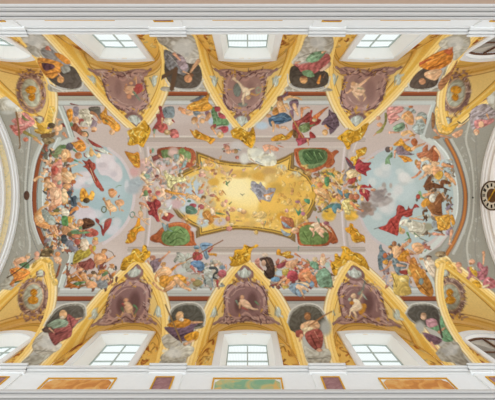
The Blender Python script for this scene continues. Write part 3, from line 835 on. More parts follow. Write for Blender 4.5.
PT.run('''
B
S LUN-1-2
F scroll_end|yellow scroll at the tip
@ 0 88 7.984
q dfb452 360,190 420,145 445,175 430,210 420,260 415,340 360,370 290,360 275,330 330,320 365,290
q d4a238 290,235 350,240 360,330 340,345 300,320
m f0d68a 12 400,150 425,200 415,260
m b8862c 10 280,345 345,365 410,345
S LUN-12
@ 433 88 7.984
q ecc06c 40,150 15,170 20,260 35,330 60,365 130,370 165,340 195,300 170,290 110,330 75,300 60,230
q dfa83c 75,290 120,310 190,280 200,300 130,345 80,335
m f4dc9c 12 30,180 30,260 60,340
m b8862c 10 50,355 120,368 170,335
S LUN1-2
@ 0 238 7.984
q e4b34c 250,235 275,185 330,160 400,165 420,200 370,200 330,180 300,200 265,240
m f4d890 12 270,200 330,165 400,175
q e2bc66 385,200 425,190 430,270 465,350 450,380 420,370 395,290
m f4e0a4 12 400,210 410,290 440,360
S LUN12
@ 433 238 7.984
q ecbf66 10,200 40,165 120,170 150,205 100,200 60,205 45,240 30,240
m f8e2a4 12 20,195 60,170 125,180
q e0ac4c 100,195 150,210 270,360 240,390 190,320 120,230
m f0d080 10 130,215 250,370
B
''')
# ---------------------------------------------------------------- left end of the vault
def crowd(key, n, box, ok, pal):          # half hidden small figures between the large ones
    PT.run('S %s\nF background_figures|small crowded figures behind' % key)
    for _ in range(n):
        x, y = RNG.uniform(box[0], box[2]), RNG.uniform(box[1], box[3])
        if not ok(x, y): continue
        a = RNG.uniform(0, 6.28); l_ = RNG.uniform(1.5, 3.6); b = a+RNG.uniform(-1, 1)
        PT.run('@ 0 0 1\nm %s %.2f %.2f,%.2f %.2f,%.2f %.2f,%.2f' % (pal[RNG.integers(0, len(pal))], RNG.uniform(2.0, 4.2), x, y, x+l_*math.cos(a), y+l_*math.sin(a), x+l_*math.cos(a)+l_*.7*math.cos(b), y+l_*math.sin(a)+l_*.7*math.sin(b)))
WARMS = ['d9a47c', 'c98c64', 'e6bc94', '9a5c48', '7a5444', 'b8705c', '6f6a58', '8a7a80', 'c89048', '5f5a54']
crowd('L', 420, (44, 150, 86, 252), lambda x, y: x < 76-10*abs(y-205)/60 or y > 225 and x < 86, WARMS)
crowd('L', 120, (66, 255, 118, 288), lambda x, y: x-66 > (255-y)*.3 and y > 262, WARMS)
PT.run('''
S L
@ 62 88 7.984
F painted_figure|upper group in cream and yellow robes
d dd9236 60 35,180 75,165 88,200 80,260 60,270 45,235
m f0b860 12 55,190 65,240
q 8f8490 90,155 130,150 135,200 118,225 95,215
m 8a4440 12 65,125 130,138
U robe|cream robe
d cfc6b0 70 140,175 200,165 240,190 250,270 215,310 190,280 150,240 135,210
m e2dac6 16 150,185 215,200 230,260
m b3a890 10 165,215 205,260
e c6bfae 165,280 28,25
q 9c4a44 135,250 165,245 175,265 150,270 140,295 130,275
m 9c4a44 12 240,240 262,262
F painted_figure|figure with dark grey wing
q 6b655c 215,155 300,150 310,200 330,245 310,255 270,215 225,190
m 868073 10 225,165 295,165
m c48a62 30 230,195 270,215 300,262
e d8a478 300,268 20,18
q a08a94 245,255 280,270 270,310 225,315 235,285
e dbac84 255,330 24,22
e c08050 250,345 18,8
F painted_figure|figure in red brown drapery
e d8a57c 110,255 28,28
m d9a070 30 100,320 160,320 205,320
d 9a5a40 30 70,300 110,280 150,330 190,370 160,385 110,350 80,335
e 6f8a68 75,290 14,18
e d9a478 185,370 28,20
l 5a6048 9 150,345 195,350 210,375 200,395
m d0906a 30 10,360 40,395
m 8a3c38 30 0,290 25,310
F painted_figure|figure in orange robe
d e09a3c 50 300,215 330,180 350,150 360,185 365,215 400,230 430,265 465,300 460,340 430,350 400,330 375,300 330,285 315,250
m b8702a 14 330,240 380,262 430,300
m f4be68 12 340,200 370,240 420,280
m f0b25a 10 400,250 450,310
m 6d7a50 14 345,255 370,275
e dfae80 400,352 24,24
e e8c098 398,362 14,12
S PA|pendentive_fresco|fresco of a pink robed figure beside a pale cloud, upper left corner|fresco|corner frescoes
@ 0 88 7.984
F cloud
q cdc8ba 0,90 70,65 150,80 190,130 180,185 130,190 60,210 10,180 0,150
c dbd6c8 95,120 60,40
c b3aea0*.8 60,195 60,20
F painted_figure|figure in pink robe
d c98078 40 90,260 140,230 195,190 240,220 280,270 260,300 220,320 170,370 130,380 90,330 75,300 120,290
m e4b0a6 16 150,300 200,290 250,260
m dc9a90 14 200,205 250,240
m b05c58 12 110,340 180,330 250,305
q 7a7a4a 170,205 200,235 235,260 215,265 180,245
e d3b39a 155,215 20,24
m c0685a 20 90,300 130,360 160,390
m 9a8a48 30 190,350 250,380 300,398
l 7d5a34 14 128,190 145,290 155,398
F painted_putto
q e6b88c 440,240 470,250 460,300 495,290 495,330 460,350 430,330 420,310 450,290
m d9966a 14 460,250 495,255
e e0a87c 450,360 20,18
m c98058 10 430,300 425,340
F garland
q 7a5c3c 330,370 400,360 440,350 430,390 380,398 330,398
e 5a4a38 410,300 30,24
e 8a6a88 385,320 12,10
@ 0 138 7.984
F staff
l 7d5a34 10 155,0 160,60 150,88
F painted_figure
e c9755a 205,12 22,18
m d09a68 26 270,0 310,30 335,55
F garland
q 8d7a58 335,10 380,-5 430,5 440,30 400,50 360,48
e b09a70 360,10 10,8
e 64523a 395,35 14,10
e b08858 420,20 8,8
S L
F painted_figure|green winged figure
q 7d8a62 395,90 430,125 440,90 470,60 495,55 495,110 460,160 430,155 410,135
q 4f4c3c 392,88 410,95 415,125 400,115
m 98a878 10 440,110 490,75
q d0a050 440,180 470,165 490,190 470,215 445,205
F painted_figure|flesh and rose coloured figures of the left edge
q cf8a78 410,230 450,190 495,180 495,398 440,380 410,320
q e3ae90 440,300 495,280 495,350 450,350
d b8584a 40 410,240 440,220 470,250 440,290 415,280
m e8bf98 26 470,140 495,150
m eabf9c 18 430,330 470,290 495,300
m a85040 10 420,290 460,300
m f0cfae 14 460,230 495,225
q 9aa890 455,360 480,335 490,360 470,375
F painted_figure|figure with outstretched arm
m e2b07e 26 272,340 320,310 370,330
e e6b88a 275,338 10,9
e a8683e 378,328 26,20
e dda87c 380,345 20,20
q e0b084 350,370 400,350 440,370 440,398 360,398
m c88c5c 12 400,360 430,398
@ 62 138 7.984
F painted_figure
e 5f7a4c 15,70 28,18
d d58a3a 70 55,40 110,30 150,10 185,50 190,90 160,110 120,100 90,65
m eeb45c 12 80,45 140,50 170,80
e 665f66 60,70 30,32
m 5b8f72 20 90,90 120,115
q e0ad78 0,100 50,95 75,140 50,180 0,190
e f0c898 20,135 18,22
e c07f52 130,140 30,28
e dcaa80 145,148 16,14
m 5f9a78 18 95,175 130,190
F painted_figure|nude figures of the left edge
e b86f45 65,175 30,20
m e0b488 22 60,230 100,215 125,210
q e6b98a 0,240 50,260 90,290 100,340 60,360 0,340
m e8c090 46 30,280 80,300 110,310
m e3b488 28 90,300 120,285 165,305
e f2d0a8 50,290 24,20
e c98a58 20,255 25,22
e b5683c 92,350 20,18
e d9a06e 40,385 34,22
m c07c50 10 0,300 40,330
m d29a78 16 0,345 40,350
F painted_figure|flying figure with long dark red drapery
m dca57c 16 135,190 165,205
d a34a3c 65 160,175 195,185 215,165 240,190 265,205 270,240 255,265 270,300 300,350 325,398 285,398 255,350 235,300 215,270 190,240 165,230 185,215 175,195
m 7d342c 12 215,200 235,260 270,340
m c06a58 9 240,200 250,250
l d8b890 4 225,240 240,280 265,350
F painted_figure|figure with white sash
q c4c6ba 190,0 230,30 270,70 330,90 370,120 380,135 330,120 270,90 230,60 200,40 170,0
m d6d8ce 20 320,90 370,120
m e0b890 13 370,120 402,136
q a0453c 205,5 250,30 320,70 330,80 270,70 230,45
q a0453c 260,90 310,110 325,118 270,105
e cfd0c4 205,130 28,25
l 8a3a38 8 175,120 180,145 200,155
m e3bc80 24 230,80 240,110 290,150
e d8a868 235,120 20,30
e eccc9c 292,140 18,22
m a8483c 22 125,0 145,15
B
S L
F olive_branch
l 6f8a5c 5 430,395 450,380 475,378
@ 0 188 7.984
F painted_figure|seated figure of the left edge
q e2b08c 400,0 470,0 495,40 495,120 450,150 400,170 385,150 410,110 400,60
e f0c8a4 450,50 22,34
m c47c54 12 385,20 378,90
m b8704c 9 430,110 440,60
m d28e68 36 400,170 430,150 480,130
q 6b6a3e 420,180 460,165 480,180 450,195
m e0ac6c 34 390,205 440,205 495,200
m d99c68 30 430,240 470,270
q 4c4438 440,275 480,280 490,295 450,290
q e0aa80 400,290 440,290 460,330 470,380 450,380 420,330
m b87048 9 430,300 455,360
F painted_figure|nude man bending over the painted frame
q 5c5a58 280,290 330,320 390,320 340,325 300,315
q d99a5e 275,215 295,190 330,185 350,220 360,270 380,290 400,310 390,325 340,320 300,300 275,270
m b5683c 9 275,200 270,250 290,300
q ecc090 290,220 330,215 350,250 330,280 300,260
m e0aa72 26 300,195 340,155 385,140
m d2905a 30 320,300 370,305 400,300
m c07c48 6 310,250 345,262
U cloth|grey cloth
q 9aa39c 340,170 380,180 400,210 440,240 440,290 400,290 360,260 335,215
m b4bab2 10 355,190 400,250 430,270
q a8ada4 380,250 430,260 440,290 390,290
@ 62 188 7.984
F cloud|mauve cloud
c cbbebd 185,190 75,50
c d3c8c6 240,225 40,30
F painted_figure|figure in yellow and dark blue
d e09a3a 50 0,60 30,40 50,70 40,120 10,130
q e8c79c 0,10 40,20 45,80 30,120 0,110
d e8a53e 80 150,10 175,0 200,30 215,60 235,20 260,40 255,80 240,100 220,100 180,105 150,110 140,60
m c9792c 12 170,30 190,90
m f8c868 10 240,40 240,85
e 5f4a34 195,100 28,22
q 4e5a66 35,30 80,30 75,70 110,60 125,100 120,140 90,150 70,120 65,80
m 2f3840 12 80,80 95,135
e 93a2a8 128,100 18,24
m e0a270 28 130,120 160,150 205,150
e e8b488 206,152 10,7
q 555864 75,150 115,180 85,215 60,225 45,205 65,170
m dd8f4c 36 125,160 90,175 60,210
q dcd2be 0,160 40,165 60,200 40,230 0,220
F painted_figure|long haired figure with arm raised
d 5d8a52 60 0,225 40,225 50,260 45,300 0,295
q d8a848 50,230 85,235 80,270 65,290 50,270
e e3b080 90,235 12,12
d 5d3c2a 20 165,245 210,240 250,260 265,290 240,310 200,325 165,330 160,290
m 8a5c3c 10 180,265 230,290
m 3c2820 12 200,300 255,290
e cf9468 146,275 26,28
e e6b48a 142,270 14,16
m e6b886 34 60,290 90,310 130,325
e 6f9a6a 148,318 12,14
F painted_figure|reddish figures below
q c08a60 0,310 50,310 70,340 50,380 0,360
d c06454 40 180,340 230,320 280,340 290,370 250,390 190,385
e b0564a 265,360 25,25
m d88a74 10 200,350 240,345
q 6f9268 70,340 120,335 140,350 190,345 230,355 180,365 110,368 75,365
e 6d5b3c 60,370 20,20
q c07a5c 80,380 130,375 150,398 90,398
e 3f4448 15,390 24,20
l c9b08a 4 200,335 300,290 400,240
F red_flag
q a34640 265,245 275,240 300,260 295,290 320,300 330,330 345,260 395,240 390,290 370,325 345,355 330,385 315,360 310,320 290,290 270,270
m c06258 12 375,260 350,330
m 83302e 9 300,290 330,360
l 8a7a60 4 330,275 420,230
F painted_putti
q dda070 370,15 400,5 440,30 430,60 400,80 375,60
e c5783c 400,13 14,11
q e6b888 330,85 350,100 380,90 395,120 430,150 440,180 410,190 370,180 345,130
e f4d0a4 395,155 22,14
e c58f5c 335,88 12,14
m d99c70 16 385,180 388,220
m c88458 8 350,115 375,165
q e0a87c 420,110 460,90 490,100 495,130 450,150
m e6b890 18 455,140 460,185
m e0b088 18 475,175 495,185
m 9a4c40 12 450,75 460,55
l 6a6a48 10 320,155 335,148 352,160 350,185 332,195 316,180 320,158
q a5503e 295,0 330,0 335,25 310,25
@ 62 238 7.984
F painted_figure|figures with yellow green drapery
e 4a5055 20,20 28,28
e 7b7d88 60,45 35,30
q 8a8590 60,60 120,70 130,100 90,110 60,90
e b05a4c 120,30 22,25
d b09a3c 40 90,150 110,110 150,90 200,90 230,70 265,60 270,90 240,120 210,150 170,170 120,200 90,215 85,180
m d2bc5c 14 130,130 190,110
m 84702a 12 100,190 180,150
q dcc6ac 150,20 190,5 215,40 210,80 180,105 150,80
m efe0cc 10 165,30 195,70
m b88a6c 9 150,75 180,60
e cf9a78 265,30 26,28
e d4ac5c 268,5 22,14
F painted_figure|archer with bare back and dark red skirt
m dba27a 32 180,225 120,270 65,305
m c98a64 20 130,205 85,215
d 8a4a42 20 130,195 190,180 230,160 255,190 265,220 250,245 200,250 160,240 140,220
m a86860 9 150,205 220,190
d 7d463e 60 330,150 355,140 365,170 340,200 320,240 300,250 300,215
m d08c5c 30 225,60 240,105 270,135
q d99a68 255,140 300,120 345,130 355,170 330,200 290,215 260,200
e ecb888 300,160 24,20
m dea575 26 350,185 385,165 425,140
e 9c6c40 340,98 24,14
e cf965f 332,110 20,16
l 6d6050 6 370,100 400,115 415,140 425,150
F painted_figure|reclining men at the lower edge
d b5702e 40 40,340 90,310 140,290 170,310 190,340 140,345 80,345 45,370
m d99a4c 10 60,340 130,310
d 6a8a56 20 80,370 120,350 190,345 250,330 240,345 180,360 120,380
e b98458 225,300 22,16
e 6b5440 250,275 20,15
m e0a878 46 170,285 190,330 240,380
q dda070 200,340 250,345 280,370 270,395 200,398
m f0c090 14 190,320 230,370
m 8a6238 24 140,385 200,375
d 8b8d90 70 270,335 330,325 360,350 360,398 290,398 280,360
m e0ac82 32 280,330 310,298
m e0ac82 32 320,330 350,295 380,330
q 6d8a60 315,300 350,265 370,280 340,305
m d9903c 18 300,265 345,255
q d8d2c4 360,245 395,235 415,265 380,275
e dfa678 400,228 20,18
e c08448 400,214 18,8
m d2905c 18 400,290 435,265
q c9803c 390,290 425,280 410,310
l d8d4c8 4 110,285 155,330
d a8622c 40 25,385 60,355 90,370 130,385 130,398 25,398
S PC|pendentive_fresco|fresco of a man in orange and green holding a spear, lower left corner|fresco|corner frescoes
@ 0 238 7.984
q b2ad9f 0,398 60,300 110,160 160,150 200,170 200,398
F painted_figure|kneeling man in orange robe
q dba27c 105,190 130,165 190,150 215,180 200,200 150,210 130,220 110,210
m e8b894 14 125,180 190,165
m dda37c 24 115,190 130,225 150,225
e d0a078 220,150 20,20
e b8a890 228,132 20,12
d 5f7f58 30 150,210 210,190 235,215 225,245 180,230
d d9883c 30 80,250 130,235 180,240 230,260 245,290 225,320 200,330 170,350 120,360 90,380 75,370 110,320 85,285
m c05a38 12 90,260 150,300
m eab662 14 130,255 210,275
m b86030 12 110,340 190,310
m 5a6a3c 14 120,355 200,330
e c98c6c 100,380 14,12
F spear
l 4a362a 9 55,318 130,270 265,165
F painted_putto
e d0967a 295,128 22,22
q d8a484 275,150 310,150 305,170 275,172
e d99a74 335,100 12,14
F garland
q 6e5a3c 340,95 395,80 430,100 420,140 395,150 330,150 315,140
e a08c64 370,92 14,9
e 4c4030 405,110 14,12
e 99855c 345,130 14,8
F painted_putto
e d9905c 460,128 22,20
q e3b088 430,150 480,150 495,180 470,205 440,195
m d99868 14 405,130 435,150
m dda47c 20 470,195 490,215
e f2ccaa 460,170 16,14
B
q 8f5438 470,220 485,215 465,300 440,320
''')
# ---------------------------------------------------------------- middle of the vault
PT.run('''
S TL|ceiling_fresco|fresco of figures in orange, green and dark pink, upper left of centre|fresco|figure frescoes of the vault
@ 124 88 7.984
F painted_figure|figure in dark red with a grey wing
q a44a48 275,150 300,145 310,200 330,240 310,270 290,290 260,330 235,345 225,330 250,285 265,260 255,210 285,200
q 7f8a90 310,170 340,150 395,150 405,210 385,240 330,240 315,215
m 5c666e 10 330,180 350,210
m 9aa6aa 10 350,165 390,170
q e0c8a8 320,245 380,240 400,265 370,300 330,280
e e4dac6 355,260 30,18
d c06058 30 260,300 300,280 340,290 350,330 330,360 280,350
d c4706a 50 360,340 400,325 430,345 440,380 430,398 380,398 365,370
m a83f40 16 385,255 405,275
e b89a68 345,355 26,22
e dcbc90 340,345 18,14
m e0b088 18 305,240 305,290
m 7a9a78 22 243,330 240,365
m e0b088 16 240,370 240,398
m dc9c74 34 440,165 495,175
F painted_figure|figure in orange with grey blue cloth
q e0a070 450,160 495,190 495,210 460,200
@ 186 88 7.984
c b8c4cc 200,265 25,30
c b8c4cc 350,310 18,30
d d9983a 70 5,150 40,120 100,95 150,70 190,40 185,70 180,110 215,155 180,180 120,190 60,185 10,170
m f4c260 14 30,145 110,130 170,100
m a86e28 10 60,170 150,165
q 6d7078 30,105 70,85 120,60 145,65 110,95 60,110
q e0b48c 0,180 50,185 55,215 20,220 0,210
d 8c97a0 50 55,190 100,185 120,210 110,240 80,230
q 8c6a78 150,195 180,180 185,210 165,225
q d8a070 160,225 190,190 200,225 175,262 150,260
m e6be98 26 95,230 130,210 150,225
e e0b080 130,262 22,22
e c08a58 70,255 28,26
e e8c298 60,272 18,16
m e0b088 16 90,285 105,325
F painted_figure|figure in green and rose
d 6f9468 60 200,190 220,150 245,190 265,235 320,245 345,280 330,300 260,300 230,330 215,300 215,250
m 94b48a 12 230,200 250,270
m 4f7048 10 250,300 330,290
q b85660 260,195 300,210 320,240 285,245 260,225
q a84850 225,150 270,150 275,180 240,190
d b85058 40 240,330 290,305 335,310 335,345 300,360 275,330
q a84c4c 195,310 235,285 240,310 210,335
m d9a274 24 210,315 225,345 240,370
e d8b070 275,375 28,26
e e8c8a0 268,362 16,16
S TR|ceiling_fresco|fresco of a blue robed man and a red winged warrior, upper right of centre|fresco|figure frescoes of the vault
@ 248 88 7.984
c b9c6cc 110,300 60,35
F painted_figure|man in blue robe
q 7a5a68 290,50 320,25 315,60 290,80 230,75 260,60
e 8a5c48 255,90 24,24
q e0aa74 230,110 275,100 290,150 310,185 270,195 240,190 230,150
e f0c898 255,130 16,20
m c08850 8 280,120 300,175
m e3b07c 26 290,90 330,70 400,80 430,95
d 7d6272 60 330,110 390,90 405,130 380,180 350,170
m e3b888 36 300,130 330,170
m e8bc90 34 365,130 385,180 400,220
m d99868 28 430,160 430,200 425,245
d c88a48 50 195,180 225,150 245,185 240,210 200,215
e 8a9a6a 190,165 10,18
q 8a6878 330,185 360,180 365,240 345,240
d 4f6a86 20 165,235 220,215 280,195 330,220 350,255 300,275 250,290 200,285 190,310 170,290
m 7d9ab4 12 190,240 270,225 320,250
m 2f4258 12 210,270 300,262
m e0b080 26 195,270 205,310 200,350
m d99a68 30 230,300 250,320
m e0b088 26 265,315 300,315 325,340
e c8966c 165,222 22,15
F painted_figure|winged warrior in red and green
m d99c70 22 445,165 470,155 495,160
d a34a44 30 360,270 400,255 440,230 470,200 495,195 495,270 430,280 400,330 430,360 450,398 370,398 355,330
m c46c60 10 390,280 460,230
d 7a8a5c 30 405,310 440,285 495,280 495,330 460,355 420,350
m 9aae78 10 420,310 480,295
d 7a5a3c 60 355,330 390,350 400,398 360,390
l b08a4c 8 330,195 380,290 440,398
@ 310 88 7.984
d a8423c 20 0,190 20,180 15,230 50,240 90,255 70,290 20,310 0,330
q d0703c 20,230 60,200 110,165 150,150 110,190 70,235 40,260
m e8a060 8 50,225 120,175
e c9b48a 35,255 20,14
m 6a8a5c 16 0,305 40,290
q a23c38 0,345 40,375 45,398 0,398
@ 248 138 7.984
d a84c58 50 380,10 420,0 495,0 490,20 450,45 400,65 395,40
m d9986c 18 475,10 485,60
@ 310 88 7.984
F painted_figure|figure in brown purple robe
d 6b5560 60 150,170 175,190 210,210 235,290 215,320 190,350 160,370 150,330 120,300 90,290 115,250 145,220
m 8d7684 12 160,200 200,280
m 453842 12 130,290 190,330
m d9985c 22 120,300 140,320
e d8a468 120,355 24,26
e ecc490 112,362 14,14
m d99a64 14 150,320 130,335
''')
# four painted green medallions in brown scroll frames
def medal(key, where, frame, green, extra=''):
    PT.run('@ 0 0 1\nS %s|painted_medallion|green medallion in orange brown frame, %s|painting|green medallions\nF scroll_frame|orange brown frame\n%s\nF medallion_field|green painted field\n%s\n%s' % (key, where, frame, green, extra))
medal('MTL', 'upper left of gold heaven, behind clouds', 'q a8583c 157,150 166,147 178,147 190,148 195,152 196,160 193,166 184,168 170,166 160,161\nm c87848 1.2 190,149 195,156 192,165',
      'q 7d9462 161,151 170,149.5 182,150 190,152 191,158 186,163 174,163 164,159\nm 5c7a4a 1.4 170,152 166,158\nm 9ab07c 1.2 184,152 188,158')
medal('MTR', 'upper right of gold heaven', 'q b4603a 294.5,149 304,147.6 316,147.6 326,148 331,152 334,150.5 337,150 339,152 336,154.6 334,158 335,162 331,167 327,168 325,167 320,170 312,172.5 304,170 298,165 295,157\nm d88a54 1.1 327,149 333,156 331,165\nm 84402a 1 296,152 298,162 304,168',
      'q 738a5c 299,151 306,148.6 318,148.6 326,151 327.6,157 325,163 318,167 309,169 302,165 299,158\nq 4f6a42 303,152 312,150 322,152 325,158 318,163 308,164 304,160\nm 86a86c 1 306,153 312,160\nm 87a870 1 314,152 318,162\nm 3f5836 1 309,151 315,158\nm 93b27a 1 319,153 323,159\nm 3c5634 1 305,158 311,164')
medal('MBL', 'lower left of gold heaven', 'q b8643a 150,240 151,236 156,233 161,228 168,224 176,222 185,223 191,227 194,234 194.6,241 196,245.4 182,246 166,246 160,243 155,242.5\nm dc9058 1.1 160,230 170,224.6 184,224\nm 86452c 1 153,240 160,242\nm 86452c 1 192,230 193,242',
      'q 76925a 161.5,240 163,232 170,227.4 178,226 186,229 190,236 189,242 182,245.4 168,245.4\nm 54783c 1.4 167,239 174,232 182,234\nm 4c6f38 1.2 170,243 178,238 185,240\nm 8db868 1.1 170,230 178,229\nm 4f733a 1.2 180,229 184,233')
medal('MBR', 'lower right of gold heaven, under pale putti', 'q b4603a 297,228 301,224 309,222 322,223 330,226 334,231 338,240 337,243 333,244 330,243 326,246 306,246 299,244.6 297,238\nm d88a54 1 330,228 335,238\nm 84402a 1 298,226 298.4,242',
      'q 71884e 299.5,229 306,225 316,224.6 326,229 329,237 325,243.6 308,244.8 300.6,242\nm 567238 1.2 303,232 308,240\nm 86a860 1 302,240 312,243',
      '''@ 310 188 7.984
F painted_putti|pale flesh putti
q ecc8a8 0,300 60,270 90,330 60,360 30,310
m f4dcc0 14 20,300 60,290
m e0b494 20 0,320 30,360 20,390
m e8c4a4 24 100,280 150,330 170,350
e e3b090 90,345 28,22
m e8c8ac 20 80,360 110,390
e 9a5c68 130,280 24,16
m b06868 8 140,290 180,330
m 6fa090 10 70,245 75,290
m d98040 12 50,230 60,260
@ 248 200 3.992
m ecc8a8 12 262,120 290,112 318,130
m e3b898 11 285,132 300,150
e e0a888 258,118 8,7
m c98c70 5 296,105 326,98
m 7f9a80 6 276,72 284,92''')
OUT = '196,151 205,155 217,159 230,161.4 248,163 266,162 278,159.5 287,156 294.3,151.5 294.3,165 301,168 310,174 316.5,184 318,194 316.5,204 310,217.5 303,222.5 295.6,226 295.5,242.5 288,238 280,236 273,234 260,231 248,229.3 236,229.2 217,232 202,236 196,238.5 195.6,228 186,222 178,217 172,208 169,194 172,182 178,174 186,169 196,165'
INN = '200.4,157 206,159 217,163.5 230,165.7 248,167 266,166 279,163.5 288,159.5 290,157.5 287.6,170 298,172.5 306,178 311.5,186 313,194 311.5,203 308,210 301,218 292,223.5 291,232 289.5,234.5 280.5,231.5 273,229.7 260.5,227.6 248,226 236,225.6 223.6,227 211,230 202,232 201.6,225.5 193.5,222 186,217 180,210 176,202 174,194 176,185 180,179 186,175 193.5,171.5 201.6,169'
PT.run('@ 0 0 1\nS C|ceiling_fresco|golden heaven fresco with grey robed figure, in the lobed frame at the centre|fresco|figure frescoes of the vault\nF painted_frame|dark gold painted border\np 7f6642 '+OUT+'\n')
PT.run('F painted_glory|golden light and clouds\np ebbf62 '+INN+'\n')
def inset(t):                             # lines of the border, parallel to its inner edge
    b = np.array([[float(v) for v in q.split(',')] for q in INN.split()]); d = np.roll(b, -1, 0)-b; d /= np.linalg.norm(d, axis=1)[:, None]
    n = np.stack([d[:, 1], -d[:, 0]], 1); m = n+np.roll(n, 1, 0); m /= np.maximum((m*n).sum(1), .4)[:, None]
    return b+m*t
for t, c, w in ((.3, '5f4a2c', .8), (1.5, 'c79c44', 1.5), (2.7, '6a5232', .7), (3.7, '957648', 1.0)):
    a = inset(t); PT.run('@ 0 0 1\nS C\nF painted_frame\n'+'\n'.join('l %s %.2f %.2f,%.2f %.2f,%.2f' % (c, w, *a[i], *a[(i+1) % len(a)]) for i in range(len(a))))
# one painted frame object: fold the ring lines into it
_fr = [k for k, d in enumerate(IDS) if d['name'] == 'painted_frame']
for k in _fr[1:]:
    VAULT.id[VAULT.id == k] = _fr[0]
PT.run('''
S C
F painted_sky|pale grey blue sky at the left of the golden field
@ 0 0 1
c bcc6c8 192,196 21,19
c c0c8c8 206,216 9,7
c bcc6c8 203,222 7,6
c c3c9c8 186,206 9,9
c bfc8c8 200,182 10,8
c c0c8c6 295,176 6,5
c c3c9c5 281,170 6,6
F painted_glory_clouds|golden cloud puffs
c f8da8c 249,191 38,25
c fbe29c 246,190 22,16
c fce8ac 236,188 16,12
c fbe4a0 262,186 12,9
c dba850 213,182 6,5
c ddb36a 222,170 9,5
c deb05c 240,174 12,5
c d9a850 262,176 14,6
c dfb465 276,183 8,8
c ddb060 284,190 7,9
c e3b860 300,196 8,9
c dcae55 296,208 10,7
c dba648 284,216 8,7
c e6b84e 270,205 12,9
c ebc878 258,218 10,6
c dcb066 250,224 8,3
c dcae62 243,214 6,5
c d9a94e 207,214 5,6
k e2b458 284,200 24,26 40
k e6bc68 250,221 28,6 16
k e4ba64 262,172 24,8 18
k d8c09a 205,190 12,24 18
c c9b8b4 220,222 8,5
@ 248 138 7.984
c c9a060 170,265 70,36
c d9b46c 180,320 60,40
c e9c780 160,330 28,28
@ 186 138 7.984
''')
crowd('C', 130, (182, 158, 246, 226), lambda x, y: x < 228 and math.hypot((x-250)/44, (y-194)/30) > .75, ['e6c490*.7', 'd9a870*.7', 'e0b0a0*.6', 'd8c8b0*.6', 'e8b858*.7', 'dc9848*.6', 'f0d088*.7'])
crowd('C', 110, (262, 166, 312, 228), lambda x, y: math.hypot((x-250)/30, (y-192)/22) > 1.0, ['e8c070*.7', 'd9a04c*.6', 'e6b460*.7', 'f0d088*.7', 'd09048*.5'])
